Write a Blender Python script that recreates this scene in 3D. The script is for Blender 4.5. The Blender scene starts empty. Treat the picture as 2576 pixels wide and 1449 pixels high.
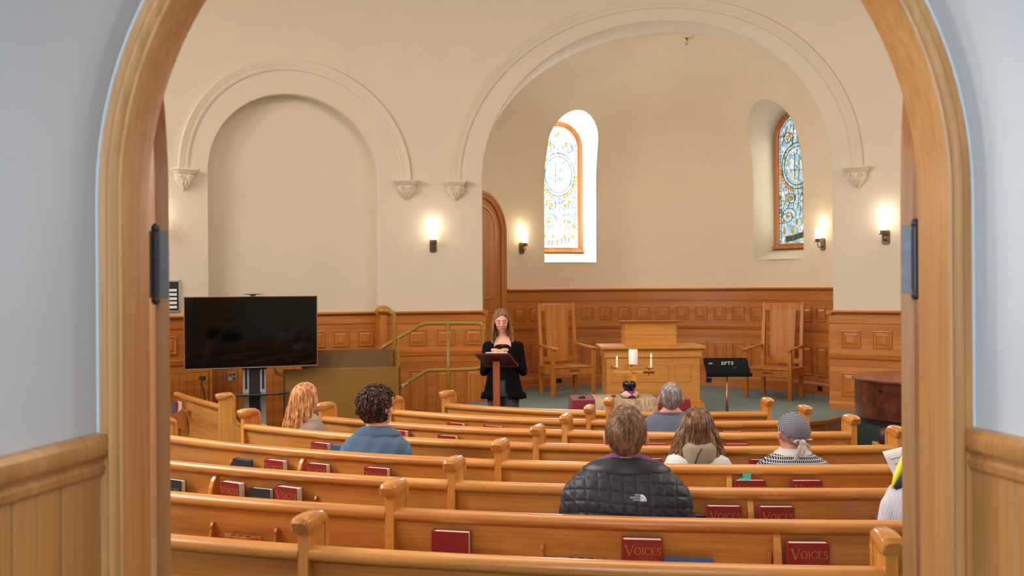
import bpy, math, random
from math import sin, cos, pi, sqrt, atan2, radians as RD
from mathutils import Vector, Matrix
random.seed(7)
SC = bpy.context.scene
COL = SC.collection
F = 2504.0
HC = 1.78
ROLL = 0.0065

# ------------------------------------------------------------------ camera maths
def ray(x, y):
    u = (x - 1288) / F
    v = (y - 726) / F
    return (u - ROLL * v, -(v + ROLL * u))
def pt(x, y, Y):
    dx, dz = ray(x, y)
    return Vector((dx * Y, Y, HC + dz * Y))
def floor_z(Y):
    if Y < 2.0: Y = 2.0
    if Y > 9.6: Y = 9.6
    return -.03 * (Y - 4.2)

# ------------------------------------------------------------------ mesh builder
class MB:
    def __init__(s): s.v = []; s.f = []; s.g = {}
    def add(s, vs, fs, gs=None):
        o = len(s.v)
        if gs:
            for i, q in enumerate(gs): s.g[o + i] = q
        s.v += [tuple(p) for p in vs]; s.f += [tuple(i + o for i in f) for f in fs]; return s
    def box(s, x0, x1, y0, y1, z0, z1):
        vs = [(x, y, z) for x in (x0, x1) for y in (y0, y1) for z in (z0, z1)]
        return s.add(vs, [(0, 1, 3, 2), (4, 6, 7, 5), (0, 4, 5, 1), (2, 3, 7, 6), (0, 2, 6, 4), (1, 5, 7, 3)])
    def bbox(s, x0, x1, y0, y1, z0, z1, b=.004):
        # box with chamfered edges
        if x0 > x1: x0, x1 = x1, x0
        if y0 > y1: y0, y1 = y1, y0
        b = min(b, (x1 - x0) * .45, (y1 - y0) * .45, (z1 - z0) * .45)
        def ring(z, i):
            return [(x0 + i, y0 + b, z), (x0 + b, y0 + i, z), (x1 - b, y0 + i, z), (x1 - i, y0 + b, z), (x1 - i, y1 - b, z), (x1 - b, y1 - i, z), (x0 + b, y1 - i, z), (x0 + i, y1 - b, z)]
        rings = [ring(z0, b), ring(z0 + b, 0), ring(z1 - b, 0), ring(z1, b)]
        return s.loft(rings, True, True)
    def loft(s, rings, closed=True, caps=False, gr=None):
        n = len(rings[0]); vs = [p for r in rings for p in r]; fs = []; gs = [p for r in gr for p in r] if gr else None
        for i in range(len(rings) - 1):
            for j in range(n if closed else n - 1):
                k = (j + 1) % n
                fs.append((i * n + j, i * n + k, (i + 1) * n + k, (i + 1) * n + j))
        if caps:
            fs.append(tuple(range(n - 1, -1, -1))); fs.append(tuple((len(rings) - 1) * n + j for j in range(n)))
        return s.add(vs, fs, gs)
    def grid(s, rows):  return s.loft(rows, False, False)
    def cyl(s, p0, p1, r0, r1=None, n=16, caps=True):
        r1 = r0 if r1 is None else r1
        return s.tube([p0, p1], [r0, r1], n, caps)
    def tube(s, pts, rad, n=10, caps=True, up=None):
        pts = [Vector(p) for p in pts]
        if not isinstance(rad, (list, tuple)): rad = [rad] * len(pts)
        T = []
        for i in range(len(pts)):
            a = pts[max(0, i - 1)]; b = pts[min(len(pts) - 1, i + 1)]
            t = (b - a)
            T.append(t.normalized() if t.length > 1e-9 else Vector((0, 0, 1)))
        up = Vector(up) if up else (Vector((0, 0, 1)) if abs(T[0].z) < .9 else Vector((1, 0, 0)))
        nx = (up - T[0] * up.dot(T[0])).normalized()
        rings = []
        for i, p in enumerate(pts):
            nx = (nx - T[i] * nx.dot(T[i]))
            nx = nx.normalized() if nx.length > 1e-6 else T[i].orthogonal().normalized()
            ny = T[i].cross(nx)
            rings.append([p + (nx * cos(2 * pi * k / n) + ny * sin(2 * pi * k / n)) * rad[i] for k in range(n)])
        return s.loft(rings, True, caps)
    def lathe(s, prof, n=24, c=(0, 0, 0), caps=True):
        rings = [[(c[0] + r * cos(2 * pi * k / n), c[1] + r * sin(2 * pi * k / n), c[2] + z) for k in range(n)] for r, z in prof]
        return s.loft(rings, True, caps)
    def ell(s, c, r, n=20, m=12, rot=None):
        c = Vector(c); rings = []
        for i in range(m + 1):
            a = -pi / 2 + pi * i / m
            rr = max(cos(a), .002)
            ring = []
            for k in range(n):
                b = 2 * pi * k / n
                p = Vector((r[0] * rr * cos(b), r[1] * rr * sin(b), r[2] * sin(a)))
                if rot is not None: p = rot @ p
                ring.append(c + p)
            rings.append(ring)
        return s.loft(rings, True, True)
    def cap(s, p0, p1, r0, r1=None, n=14):
        # capsule with round ends
        r1 = r0 if r1 is None else r1
        p0 = Vector(p0); p1 = Vector(p1); d = (p1 - p0)
        L = d.length; t = d.normalized() if L > 1e-9 else Vector((0, 0, 1))
        P = []; R = []
        for k in range(5):
            a = pi / 2 * (1 - k / 4.0)
            P.append(p0 - t * r0 * sin(a)); R.append(max(r0 * cos(a), 1e-4))
        for k in range(5):
            a = pi / 2 * k / 4.0
            P.append(p1 + t * r1 * sin(a)); R.append(max(r1 * cos(a), 1e-4))
        up = t.orthogonal().normalized(); ny = t.cross(up)
        rings = [[p + (up * cos(2 * pi * k / n) + ny * sin(2 * pi * k / n)) * r for k in range(n)] for p, r in zip(P, R)]
        return s.loft(rings, True, True)
    def prism(s, poly, y0, y1, ax='y'):
        # poly in (x,z) extruded along y  (ax='x': poly in (y,z) extruded along x; ax='z': poly in (x,y))
        def P(a, b, t):
            return (a, t, b) if ax == 'y' else ((t, a, b) if ax == 'x' else (a, b, t))
        n = len(poly)
        vs = [P(a, b, y0) for a, b in poly] + [P(a, b, y1) for a, b in poly]
        fs = [tuple(range(n)), tuple(range(2 * n - 1, n - 1, -1))]
        for i in range(n):
            j = (i + 1) % n; fs.append((i, i + n, j + n, j))
        return s.add(vs, fs)
    def xf(s, M):
        s.v = [tuple(M @ Vector(p)) for p in s.v]; return s
    def build(s, name, mat, parent=None, smooth=False, origin=None, bevel=0, kind=None, subd=0, auto=None):
        me = bpy.data.meshes.new(name)
        o0 = Vector(origin) if origin is not None else Vector((0, 0, 0))
        me.from_pydata([Vector(p) - o0 for p in s.v], [], s.f)
        if mat and mat.get('grain'):
            at = me.attributes.new('grain', 'FLOAT_VECTOR', 'POINT')
            fl = []
            for i, p in enumerate(s.v):
                q = s.g.get(i, None)
                fl += list(q) if q else [p[0], p[1], p[2]]
            at.data.foreach_set('vector', fl)
        me.validate()
        if mat: me.materials.append(mat)
        import bmesh
        bm = bmesh.new(); bm.from_mesh(me)
        bmesh.ops.recalc_face_normals(bm, faces=bm.faces)
        bm.to_mesh(me); bm.free()
        ob = bpy.data.objects.new(name, me); COL.objects.link(ob)
        if smooth:
            for p in me.polygons: p.use_smooth = True
            if auto is not None:
                try: me.set_sharp_from_angle(angle=RD(auto))
                except Exception: pass
        if parent is not None: ob.parent = parent
        elif origin is not None: ob.location = o0
        if bevel:
            m = ob.modifiers.new('b', 'BEVEL'); m.width = bevel; m.segments = 2; m.limit_method = 'ANGLE'; m.angle_limit = RD(35)
        if subd:
            m = ob.modifiers.new('s', 'SUBSURF'); m.levels = subd; m.render_levels = subd
        if kind: ob['kind'] = kind
        return ob

def thing(name, label, cat, loc=(0, 0, 0), rz=0, group=None, rot=None):
    o = bpy.data.objects.new(name, None); COL.objects.link(o)
    o.empty_display_size = .1
    o.location = loc; o.rotation_euler = rot if rot else (0, 0, rz)
    o['label'] = label; o['category'] = cat
    if group: o['group'] = group
    return o
def tag(o, label, cat, group=None):
    o['label'] = label; o['category'] = cat
    if group: o['group'] = group
    return o
def dup(root, loc=None, rz=None, label=None, group=None, rot=None):
    r = root.copy(); COL.objects.link(r)
    if loc is not None: r.location = loc
    if rz is not None: r.rotation_euler = (0, 0, rz)
    if rot is not None: r.rotation_euler = rot
    if label: r['label'] = label
    if group: r['group'] = group
    for ch in list(root.children):
        c = ch.copy(); COL.objects.link(c); c.parent = r
        for g in ch.children:
            d = g.copy(); COL.objects.link(d); d.parent = c
    return r

# ------------------------------------------------------------------ materials
def lin(r, g, b):
    f = lambda c: (c / 255.0) / 12.92 if c / 255.0 <= .04045 else ((c / 255.0 + .055) / 1.055) ** 2.4
    return (f(r), f(g), f(b), 1)
def newmat(name):
    m = bpy.data.materials.new(name); m.use_nodes = True
    nt = m.node_tree; b = nt.nodes['Principled BSDF']
    return m, nt, b
def plain(name, c, rough=.5, metal=0, noise=0, nscale=30, bump=0, coat=0, spec=None, emit=None, estr=0, sheen=0):
    m, nt, b = newmat(name)
    b.inputs['Base Color'].default_value = c
    b.inputs['Roughness'].default_value = rough; b.inputs['Metallic'].default_value = metal
    if coat: b.inputs['Coat Weight'].default_value = coat; b.inputs['Coat Roughness'].default_value = .15
    if spec is not None: b.inputs['Specular IOR Level'].default_value = spec
    if sheen: b.inputs['Sheen Weight'].default_value = sheen
    tc = nt.nodes.new('ShaderNodeTexCoord')
    nz = nt.nodes.new('ShaderNodeTexNoise'); nz.inputs['Scale'].default_value = nscale; nz.inputs['Detail'].default_value = 5
    nt.links.new(tc.outputs['Object'], nz.inputs['Vector'])
    if noise:
        mx = nt.nodes.new('ShaderNodeMix'); mx.data_type = 'RGBA'; mx.blend_type = 'MULTIPLY'
        mx.inputs[0].default_value = 1
        cr = nt.nodes.new('ShaderNodeValToRGB')
        cr.color_ramp.elements[0].position = .3; cr.color_ramp.elements[0].color = (1 - noise, 1 - noise, 1 - noise, 1)
        cr.color_ramp.elements[1].position = .7; cr.color_ramp.elements[1].color = (1, 1, 1, 1)
        nt.links.new(nz.outputs[0], cr.inputs[0])
        mx.inputs[6].default_value = c
        nt.links.new(cr.outputs[0], mx.inputs[7]); nt.links.new(mx.outputs[2], b.inputs['Base Color'])
    if bump:
        bp = nt.nodes.new('ShaderNodeBump'); bp.inputs['Strength'].default_value = bump; bp.inputs['Distance'].default_value = .01
        nt.links.new(nz.outputs[0], bp.inputs['Height']); nt.links.new(bp.outputs[0], b.inputs['Normal'])
    if emit:
        b.inputs['Emission Color'].default_value = emit; b.inputs['Emission Strength'].default_value = estr
    return m
def wood(name, dark, mid, light, axis='x', rz=0, rough=.36, scale=1.0, coat=.25, contrast=1.0):
    m, nt, b = newmat(name); N = nt.nodes; L = nt.links; m['grain'] = 1
    tc = N.new('ShaderNodeAttribute'); tc.attribute_name = 'grain'; mp = N.new('ShaderNodeMapping')
    L.new(tc.outputs['Vector'], mp.inputs[0])
    k = 11.0 * scale; q = .55 * scale
    sc = {'x': (q, k, k), 'y': (k, q, k), 'z': (k, k, q)}[axis]
    mp.inputs['Scale'].default_value = sc
    n1 = N.new('ShaderNodeTexNoise'); n1.inputs['Scale'].default_value = 1.3; n1.inputs['Detail'].default_value = 3; n1.inputs['Distortion'].default_value = .15
    L.new(mp.outputs[0], n1.inputs[0])
    cr = N.new('ShaderNodeValToRGB'); e = cr.color_ramp.elements
    e[0].position = .28; e[0].color = dark; e[1].position = .72; e[1].color = light
    x = e.new(.5); x.color = mid
    L.new(n1.outputs[0], cr.inputs[0])
    mp2 = N.new('ShaderNodeMapping'); mp2.inputs['Scale'].default_value = [v * (9 if v > 5 * scale else 5) for v in sc]
    L.new(tc.outputs['Vector'], mp2.inputs[0])
    n2 = N.new('ShaderNodeTexNoise'); n2.inputs['Scale'].default_value = 1.5; n2.inputs['Detail'].default_value = 3
    L.new(mp2.outputs[0], n2.inputs[0])
    c2 = N.new('ShaderNodeValToRGB'); c2.color_ramp.elements[0].position = .3; c2.color_ramp.elements[0].color = (.74, .66, .56, 1)
    c2.color_ramp.elements[1].position = .6; c2.color_ramp.elements[1].color = (1, 1, 1, 1)
    L.new(n2.outputs[0], c2.inputs[0])
    mx = N.new('ShaderNodeMix'); mx.data_type = 'RGBA'; mx.blend_type = 'MULTIPLY'; mx.inputs[0].default_value = .7
    L.new(cr.outputs[0], mx.inputs[6]); L.new(c2.outputs[0], mx.inputs[7]); L.new(mx.outputs[2], b.inputs['Base Color'])
    b.inputs['Roughness'].default_value = rough
    b.inputs['Coat Weight'].default_value = coat; b.inputs['Coat Roughness'].default_value = .2
    bp = N.new('ShaderNodeBump'); bp.inputs['Strength'].default_value = .04; bp.inputs['Distance'].default_value = .003
    L.new(n2.outputs[0], bp.inputs['Height']); L.new(bp.outputs[0], b.inputs['Normal'])
    return m

PEW_H = wood('pew oak', lin(182, 112, 48), lin(206, 140, 68), lin(224, 164, 92), 'x', rough=.33)
PEW_V = wood('pew oak upright', lin(196, 126, 54), lin(212, 146, 70), lin(226, 164, 90), 'z', rough=.30)
CAPW = wood('pew cap oak', lin(186, 114, 46), lin(206, 136, 62), lin(222, 158, 82), 'y', rough=.25, coat=.6)
RACKW = wood('rack oak', lin(160, 92, 40), lin(184, 112, 52), lin(200, 130, 66), 'z', rough=.35)
WAIN = wood('wainscot oak', lin(176, 98, 32), lin(192, 114, 42), lin(208, 132, 56), 'x', coat=.1, rough=.42, scale=.8)
WAINV = wood('wainscot oak upright', lin(176, 98, 32), lin(192, 114, 42), lin(208, 132, 56), 'z', coat=.1, rough=.42, scale=.8)
ALTAR = wood('altar oak', lin(200, 128, 52), lin(212, 142, 62), lin(222, 156, 76), 'x', coat=.1, rough=.42, scale=.8)
CHAIRW = wood('chair oak', lin(184, 108, 38), lin(202, 126, 48), lin(214, 144, 64), 'z', coat=.1, rough=.42)
DOORW = wood('door casing oak', lin(196, 134, 74), lin(206, 146, 84), lin(216, 158, 96), 'z', rough=.38, scale=.6)
DOORW2 = wood('door oak deep', lin(178, 104, 46), lin(194, 122, 58), lin(206, 136, 70), 'z', rough=.32, scale=.6, coat=.5)
MAHOG = wood('piano mahogany', lin(58, 22, 16), lin(88, 38, 28), lin(116, 56, 42), 'x', rough=.22, scale=.6, coat=.8)
WALNUT = wood('lectern walnut', lin(80, 34, 16), lin(112, 52, 26), lin(136, 68, 36), 'x', rough=.35)
CHERRY = wood('lectern post cherry', lin(140, 68, 40), lin(164, 86, 54), lin(180, 102, 66), 'z', rough=.4)
PAINT = plain('cream plaster', lin(216, 203, 184), .75, noise=.03, nscale=3, bump=.02)
PAINT_A = plain('apse plaster', lin(230, 211, 180), .75, noise=.03, nscale=3, bump=.02)
VPAINT = plain('vestibule plaster', lin(214, 218, 222), .7, noise=.03, nscale=3, bump=.02)
CARPET = plain('green carpet', lin(84, 112, 104), .95, noise=.35, nscale=160, bump=.4, sheen=.2)
BRONZE = plain('dark bronze', lin(104, 84, 66), .4, .35, noise=.2)
IRON = plain('black iron', lin(40, 38, 40), .35, .8)
HINGE = plain('aged steel', lin(134, 134, 136), .4, .25, noise=.25, nscale=40)
BRASS = plain('brass', lin(196, 150, 84), .28, 1)
OLIVE = plain('olive enamel', lin(138, 98, 36), .5, noise=.08, nscale=60, bump=.05)
OLIVE2 = plain('olive handrail', lin(156, 118, 44), .32, noise=.05, coat=.3)
OLIVED = plain('olive brown flap', lin(96, 68, 26), .6, noise=.15, nscale=200)
BLACKP = plain('black plastic', lin(24, 24, 26), .45)
WHITEP = plain('white paper', lin(236, 238, 242), .7)
PAGES = plain('book pages', lin(226, 218, 200), .8, noise=.12, nscale=150)
REDBK = plain('maroon book cloth', lin(138, 26, 34), .5, noise=.1, nscale=220, bump=.08)
GOLD = plain('gold stamping', lin(196, 146, 60), .4, .3)
SILV = plain('silver stamping', lin(150, 152, 156), .4, .3)
NAVYBK = plain('dark blue book cloth', lin(34, 44, 56), .5, noise=.1, nscale=220)
BLUEBK = plain('blue book cover', lin(48, 88, 150), .45)
# ================================================================== SETTING
WCX, WCY, WR = .35, 7.18, 6.4
def hit(xp, cx, cy, R):
    u = (xp - 1288) / F
    A = u * u + 1; B = -2 * (u * cx + cy); Cc = cx * cx + cy * cy - R * R
    t = (-B + sqrt(B * B - 4 * A * Cc)) / (2 * A)
    return (u * t, t)
def Wf(s, z, d=0):
    th = s / WR
    return (WCX + (WR - d) * sin(th), WCY + (WR - d) * cos(th), z)
def ws(xp, d=0):
    x, y = hit(xp, WCX, WCY, WR - d)
    return WR * atan2(x - WCX, y - WCY)
S_L, S_R = ws(1213), ws(2097)
BIG = dict(c=(S_L + S_R) / 2, a=(S_R - S_L) / 2, zs=3.23, b=2.14)
N_L, N_R = ws(524), ws(955)
NIC = dict(c=(N_L + N_R) / 2, a=(N_R - N_L) / 2, zs=3.23, b=1.07)
PLAT = .25
_e0 = Wf(S_L, 0); _e1 = Wf(S_R, 0)
ACX = (_e0[0] + _e1[0]) / 2 + .02; ACY = (_e0[1] + _e1[1]) / 2 + .06
AR, AZS, AB = 2.8, 3.35, 2.25
AXIS = atan2(-(_e1[1] - _e0[1]), (_e1[0] - _e0[0]))    # bearing of the apse axis from +Y
def Af(s, z, d=0):
    al = s / AR
    r = AR if z <= AZS else AR * sqrt(max(0, 1 - ((z - AZS) / AB) ** 2))
    return (ACX + (r - d) * sin(al), ACY + (r - d) * cos(al), z)
def as_(xp, d=0):
    x, y = hit(xp, ACX, ACY, AR - d)
    return AR * atan2(x - ACX, y - ACY)

def arch_top(A, s):
    t = (s - A['c']) / A['a']
    return A['zs'] + A['b'] * sqrt(max(0, 1 - t * t))
def arch_pts(A, o=0, z0=None, n=40):
    """outline of an arched opening, offset outward by o: list of (s, z)"""
    P = []
    if z0 is not None:
        for k in range(5): P.append((A['c'] - A['a'] - o, z0 + (A['zs'] - z0) * k / 5.0))
    for k in range(n + 1):
        t = pi - pi * k / n
        P.append((A['c'] + (A['a'] + o) * cos(t), A['zs'] + (A['b'] + o) * sin(t)))
    if z0 is not None:
        for k in range(4, -1, -1): P.append((A['c'] + A['a'] + o, z0 + (A['zs'] - z0) * k / 5.0))
    return P
def arch_sweep(mb, fn, A, prof, z0=None, n=40):
    rings = []
    cols = [arch_pts(A, o, z0, n) for o, d in prof]
    for k in range(len(cols[0])):
        rings.append([fn(cols[i][k][0], cols[i][k][1], prof[i][1]) for i in range(len(prof))])
    mb.grid(rings)
def arch_fill(mb, fn, A, d, z0, o=0, n=40, nx=6):
    P = arch_pts(A, o, z0, n); m = len(P)
    rows = []
    for k in range(m // 2 + 1):
        a = P[k]; b = P[m - 1 - k]
        rows.append([fn(a[0] + (b[0] - a[0]) * j / nx, a[1], d) for j in range(nx + 1)])
    mb.grid(rows)
def csweep(mb, fn, s0, s1, prof, ds=.12, caps=True):
    n = max(1, int(abs(s1 - s0) / ds + .5))
    rings = [[fn(s0 + (s1 - s0) * k / n, z, d) for z, d in prof] for k in range(n + 1)]
    mb.loft(rings, True, caps, [[(s0 + (s1 - s0) * k / n, d, z) for z, d in prof] for k in range(n + 1)])
def cbox(mb, fn, s0, s1, z0, z1, d0, d1, ds=.15):
    csweep(mb, fn, s0, s1, [(z0, d0), (z0, d1), (z1, d1), (z1, d0)], ds)
def cpanel(mb, fn, s0, s1, z0, z1, d, big=False):
    w = min(s1 - s0, z1 - z0)
    ins = [(0, 0), (.004, .016), (.016, .018), (.024, .003), (.03, .003), (min(.30 * w, .085), .015), (min(.33 * w, .09), .010)]
    rings = []; gr = []
    for i, h in ins:
        a, b, c, e = s0 + i, s1 - i, z0 + i, z1 - i
        gr.append([(c, d, a * 9), (c, d, a * 9), (c, d, b * 9), (e, d, b * 9), (e, d, a * 9), (e, d, a * 9)])
        rings.append([fn(a, c, d + h), fn((a + b) / 2, c, d + h), fn(b, c, d + h), fn(b, e, d + h), fn((a + b) / 2, e, d + h), fn(a, e, d + h)])
    mb.loft(rings, True, False, gr)
    mb.add(rings[-1], [(0, 1, 4, 5), (1, 2, 3, 4)], gr[-1])

# ---- curved front wall with the big arch and the blind arch
def column_wall(fn, smin, smax, holes, zlo, zhi, d, ds=.12, bottoms=None):
    S = set()
    edges = [smin, smax]
    for h in holes: edges += [h['c'] - h['a'], h['c'] + h['a']]
    edges = sorted(edges)
    rows = MB()
    for e0, e1 in zip(edges[:-1], edges[1:]):
        mid = (e0 + e1) / 2; H = None
        for h in holes:
            if h['c'] - h['a'] < mid < h['c'] + h['a']: H = h
        if H:
            n = 48; xs = [H['c'] - H['a'] * cos(pi * k / n) for k in range(n + 1)]
            rows.grid([[fn(x, zz, d) for zz in (arch_top(H, x), (arch_top(H, x) + zhi) / 2, zhi)] for x in xs])
        else:
            n = max(1, int((e1 - e0) / ds)); xs = [e0 + (e1 - e0) * k / n for k in range(n + 1)]
            rows.grid([[fn(x, zz, d) for zz in (zlo, 1.5, zhi)] for x in xs])
    return rows
SMIN, SMAX = -RD(83) * WR, RD(83) * WR
ZTOP = 6.9
w = column_wall(Wf, SMIN, SMAX, [NIC, BIG], -.4, ZTOP, 0)
w.build('wall_front', PAINT, kind='structure', smooth=True)
w = column_wall(Wf, SMIN, SMAX, [BIG], -.4, ZTOP, -.6)
w.build('wall_front', PAINT, kind='structure')
m = MB(); arch_sweep(m, Wf, BIG, [(0, 0), (-.006, -.004), (-.01, -.012), (-.01, -.59), (-.01, -.62)], -.4)
m.build('trim_1', PAINT, kind='structure', smooth=True, auto=50)
m = MB(); arch_sweep(m, Wf, NIC, [(0, 0), (-.006, -.003), (-.013, -.012), (-.016, -.024), (-.016, -.22)], -.4)
m.build('trim_2', PAINT, kind='structure', smooth=True, auto=50)
m = MB(); m.grid([[Wf(NIC['c'] - NIC['a'] - .05 + (2 * NIC['a'] + .1) * k / 24, z, -.215) for z in (-.4, 1.5, 4.6)] for k in range(25)])
m.build('wall_niche', PAINT, kind='structure', smooth=True)

# ---- plaster arch mouldings and corbels
ARM = [(0, 0), (0, .012), (.012, .018), (.035, .020), (.04, .017), (.05, .017), (.054, .021), (.07, .022), (.074, .026), (.1, .028), (.12, .036), (.135, .036), (.14, .03), (.14, 0)]
def ms(xp): return ws(xp)
M1 = dict(c=(ms(462) + ms(1022)) / 2, a=(ms(1022) - ms(462)) / 2 - .07, zs=3.235, b=1.36)
M2 = dict(c=(ms(1148) + ms(2160)) / 2, a=(ms(2160) - ms(1148)) / 2 - .07, zs=3.235, b=2.30)
m = MB(); arch_sweep(m, Wf, M1, ARM, None, 64); m.build('trim_3', PAINT, kind='structure', smooth=True, auto=35)
m = MB(); arch_sweep(m, Wf, M2, ARM, None, 72); m.build('trim_4', PAINT, kind='structure', smooth=True, auto=35)
def corbel(i, sc, zt):
    m = MB()
    prof = [(zt, 0), (zt, .17), (zt - .028, .17), (zt - .034, .155), (zt - .05, .13), (zt - .066, .12), (zt - .066, 0)]
    hw = lambda z, d: .07 + d * .62
    # abacus: stacked slabs, tapering downward
    rings = []
    for z, h, d in ((zt, .16, .15), (zt - .022, .16, .15), (zt - .028, .148, .14), (zt - .05, .132, .12), (zt - .062, .118, .11)):
        rings.append([Wf(sc - h, z, 0), Wf(sc - h, z, d * .8), Wf(sc - h * .8, z, d), Wf(sc + h * .8, z, d), Wf(sc + h, z, d * .8), Wf(sc + h, z, 0)])
    m.loft(rings, True, True)
    rings = []
    for z, h, d in ((zt - .062, .112, .10), (zt - .12, .112, .098), (zt - .15, .104, .09), (zt - .175, .084, .078), (zt - .215, .05, .055), (zt - .26, .008, .02)):
        rings.append([Wf(sc - h, z, 0), Wf(sc - h, z, d * .8), Wf(sc - h * .45, z, d), Wf(sc + h * .45, z, d), Wf(sc + h, z, d * .8), Wf(sc + h, z, 0)])
    m.loft(rings, True, True)
    o = m.build('trim_%d' % i, PAINT, kind='structure')
    q = MB()
    for sg in (-1, 1):
        pts = []
        for k in range(22):
            t = k / 21.0; a = t * 3.2 * pi; r = .034 * (1 - t * .75)
            pts.append(Wf(sc + sg * (.052 + r * cos(a)), zt - .11 + r * sin(a), .1))
        q.tube(pts, .006, 5)
        q.tube([Wf(sc + sg * .03, zt - .15, .092), Wf(sc + sg * .05, zt - .17, .085), Wf(sc + sg * .02, zt - .215, .06), Wf(sc, zt - .25, .03)], .006, 5)
    q.tube([Wf(sc, zt - .15, .098), Wf(sc, zt - .2, .07), Wf(sc, zt - .25, .03)], .007, 5)
    q.build('scroll', PAINT, parent=o, smooth=True)
corbel(5, ms(462), 3.24); corbel(6, ms(1023), 3.235); corbel(7, ms(1147), 3.235); corbel(8, ms(2161), 3.245)

# ---- apse: cylinder and half dome with two window openings
AW = [dict(x=1434, hw=.44), dict(x=1962, hw=.44)]
for q in AW:
    q['s'] = as_(q['x']); q['sill'] = 2.19; q['zs'] = 4.08; q['c'] = q['s']; q['a'] = q['hw']; q['b'] = .44
A0, A1 = AXIS * AR - RD(83.5) * AR, AXIS * AR + RD(83.5) * AR
def apse():
    m = MB()
    edges = sorted([A0, A1] + [e for q in AW for e in (q['s'] - q['hw'], q['s'] + q['hw'])])
    def zdome(z0, n=12):
        p0 = math.asin(max(0, min(1, (z0 - AZS) / AB)))
        return [AZS + AB * sin(p0 + (pi / 2 - p0) * k / n) for k in range(n + 1)]
    for e0, e1 in zip(edges[:-1], edges[1:]):
        mid = (e0 + e1) / 2; H = None
        for q in AW:
            if q['s'] - q['hw'] < mid < q['s'] + q['hw']: H = q
        if H:
            n = 28; xs = [H['s'] - H['hw'] * cos(pi * k / n) for k in range(n + 1)]
            m.grid([[Af(x, z) for z in (0, PLAT, 1.2, H['sill'])] for x in xs])
            m.grid([[Af(x, z) for z in zdome(arch_top(H, x))] for x in xs])
        else:
            n = max(2, int((e1 - e0) / .09)); xs = [e0 + (e1 - e0) * k / n for k in range(n + 1)]
            zz = [0, 1.2, 2.19] + zdome(AZS, 16)
            m.grid([[Af(x, z) for z in zz] for x in xs])
    m.f = [f for f in m.f if any(sqrt((m.v[i][0] - WCX) ** 2 + (m.v[i][1] - WCY) ** 2) > WR + .45 for i in f)]
    m.build('wall_apse', PAINT_A, kind='structure', smooth=True, auto=40)
apse()

# ---- stained glass windows
PAINT_R = plain('sunlit reveal plaster', lin(238, 236, 226), .75, noise=.03, nscale=3)  # whiter than the walls: sunlit glare of left reveal put into colour
def glassmat(name, strength, tint):
    m, nt, b = newmat(name); N = nt.nodes; L = nt.links
    tc = N.new('ShaderNodeTexCoord')
    wz = N.new('ShaderNodeTexNoise'); wz.inputs['Scale'].default_value = 4; L.new(tc.outputs['Object'], wz.inputs[0])
    ad = N.new('ShaderNodeMix'); ad.data_type = 'RGBA'; ad.blend_type = 'LINEAR_LIGHT'; ad.inputs[0].default_value = .12
    L.new(tc.outputs['Object'], ad.inputs[6]); L.new(wz.outputs[1], ad.inputs[7])
    mp = N.new('ShaderNodeMapping'); mp.inputs['Scale'].default_value = (24, 24, 15); L.new(ad.outputs[2], mp.inputs[0])
    vo = N.new('ShaderNodeTexVoronoi'); L.new(mp.outputs[0], vo.inputs['Vector']); vo.inputs['Scale'].default_value = 1.0
    cr = N.new('ShaderNodeValToRGB'); cr.color_ramp.interpolation = 'CONSTANT'; e = cr.color_ramp.elements
    cols = [(0, lin(196, 222, 240)), (.22, lin(232, 240, 246)), (.42, lin(172, 206, 214)), (.55, lin(206, 222, 196)), (.68, lin(150, 186, 196)), (.80, lin(226, 226, 186)), (.93, lin(120, 156, 150))]
    e[0].position = 0; e[0].color = cols[0][1]; e[1].position = cols[1][0]; e[1].color = cols[1][1]
    for p, c in cols[2:]:
        x = e.new(p); x.color = c
    sp = N.new('ShaderNodeSeparateColor'); L.new(vo.outputs['Color'], sp.inputs[0]); L.new(sp.outputs[0], cr.inputs[0])
    b.inputs['Base Color'].default_value = (.02, .02, .02, 1); b.inputs['Roughness'].default_value = .2
    ve = N.new('ShaderNodeTexVoronoi'); ve.feature = 'DISTANCE_TO_EDGE'; ve.inputs['Scale'].default_value = 1.0; L.new(mp.outputs[0], ve.inputs['Vector'])
    er = N.new('ShaderNodeValToRGB'); er.color_ramp.elements[0].position = .012; er.color_ramp.elements[0].color = (.02, .02, .025, 1); er.color_ramp.elements[1].position = .035; er.color_ramp.elements[1].color = (1, 1, 1, 1); L.new(ve.outputs['Distance'], er.inputs[0])
    tl = N.new('ShaderNodeMix'); tl.data_type = 'RGBA'; tl.blend_type = 'MULTIPLY'; tl.inputs[0].default_value = 1; L.new(cr.outputs[0], tl.inputs[6]); L.new(er.outputs[0], tl.inputs[7])
    tn = N.new('ShaderNodeMix'); tn.data_type = 'RGBA'; tn.blend_type = 'MULTIPLY'; tn.inputs[0].default_value = 1
    L.new(tl.outputs[2], tn.inputs[6]); tn.inputs[7].default_value = tint
    L.new(tn.outputs[2], b.inputs['Emission Color']); b.inputs['Emission Strength'].default_value = strength
    return m
LEAD = plain('lead came', lin(40, 42, 46), .5, .5)
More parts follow.
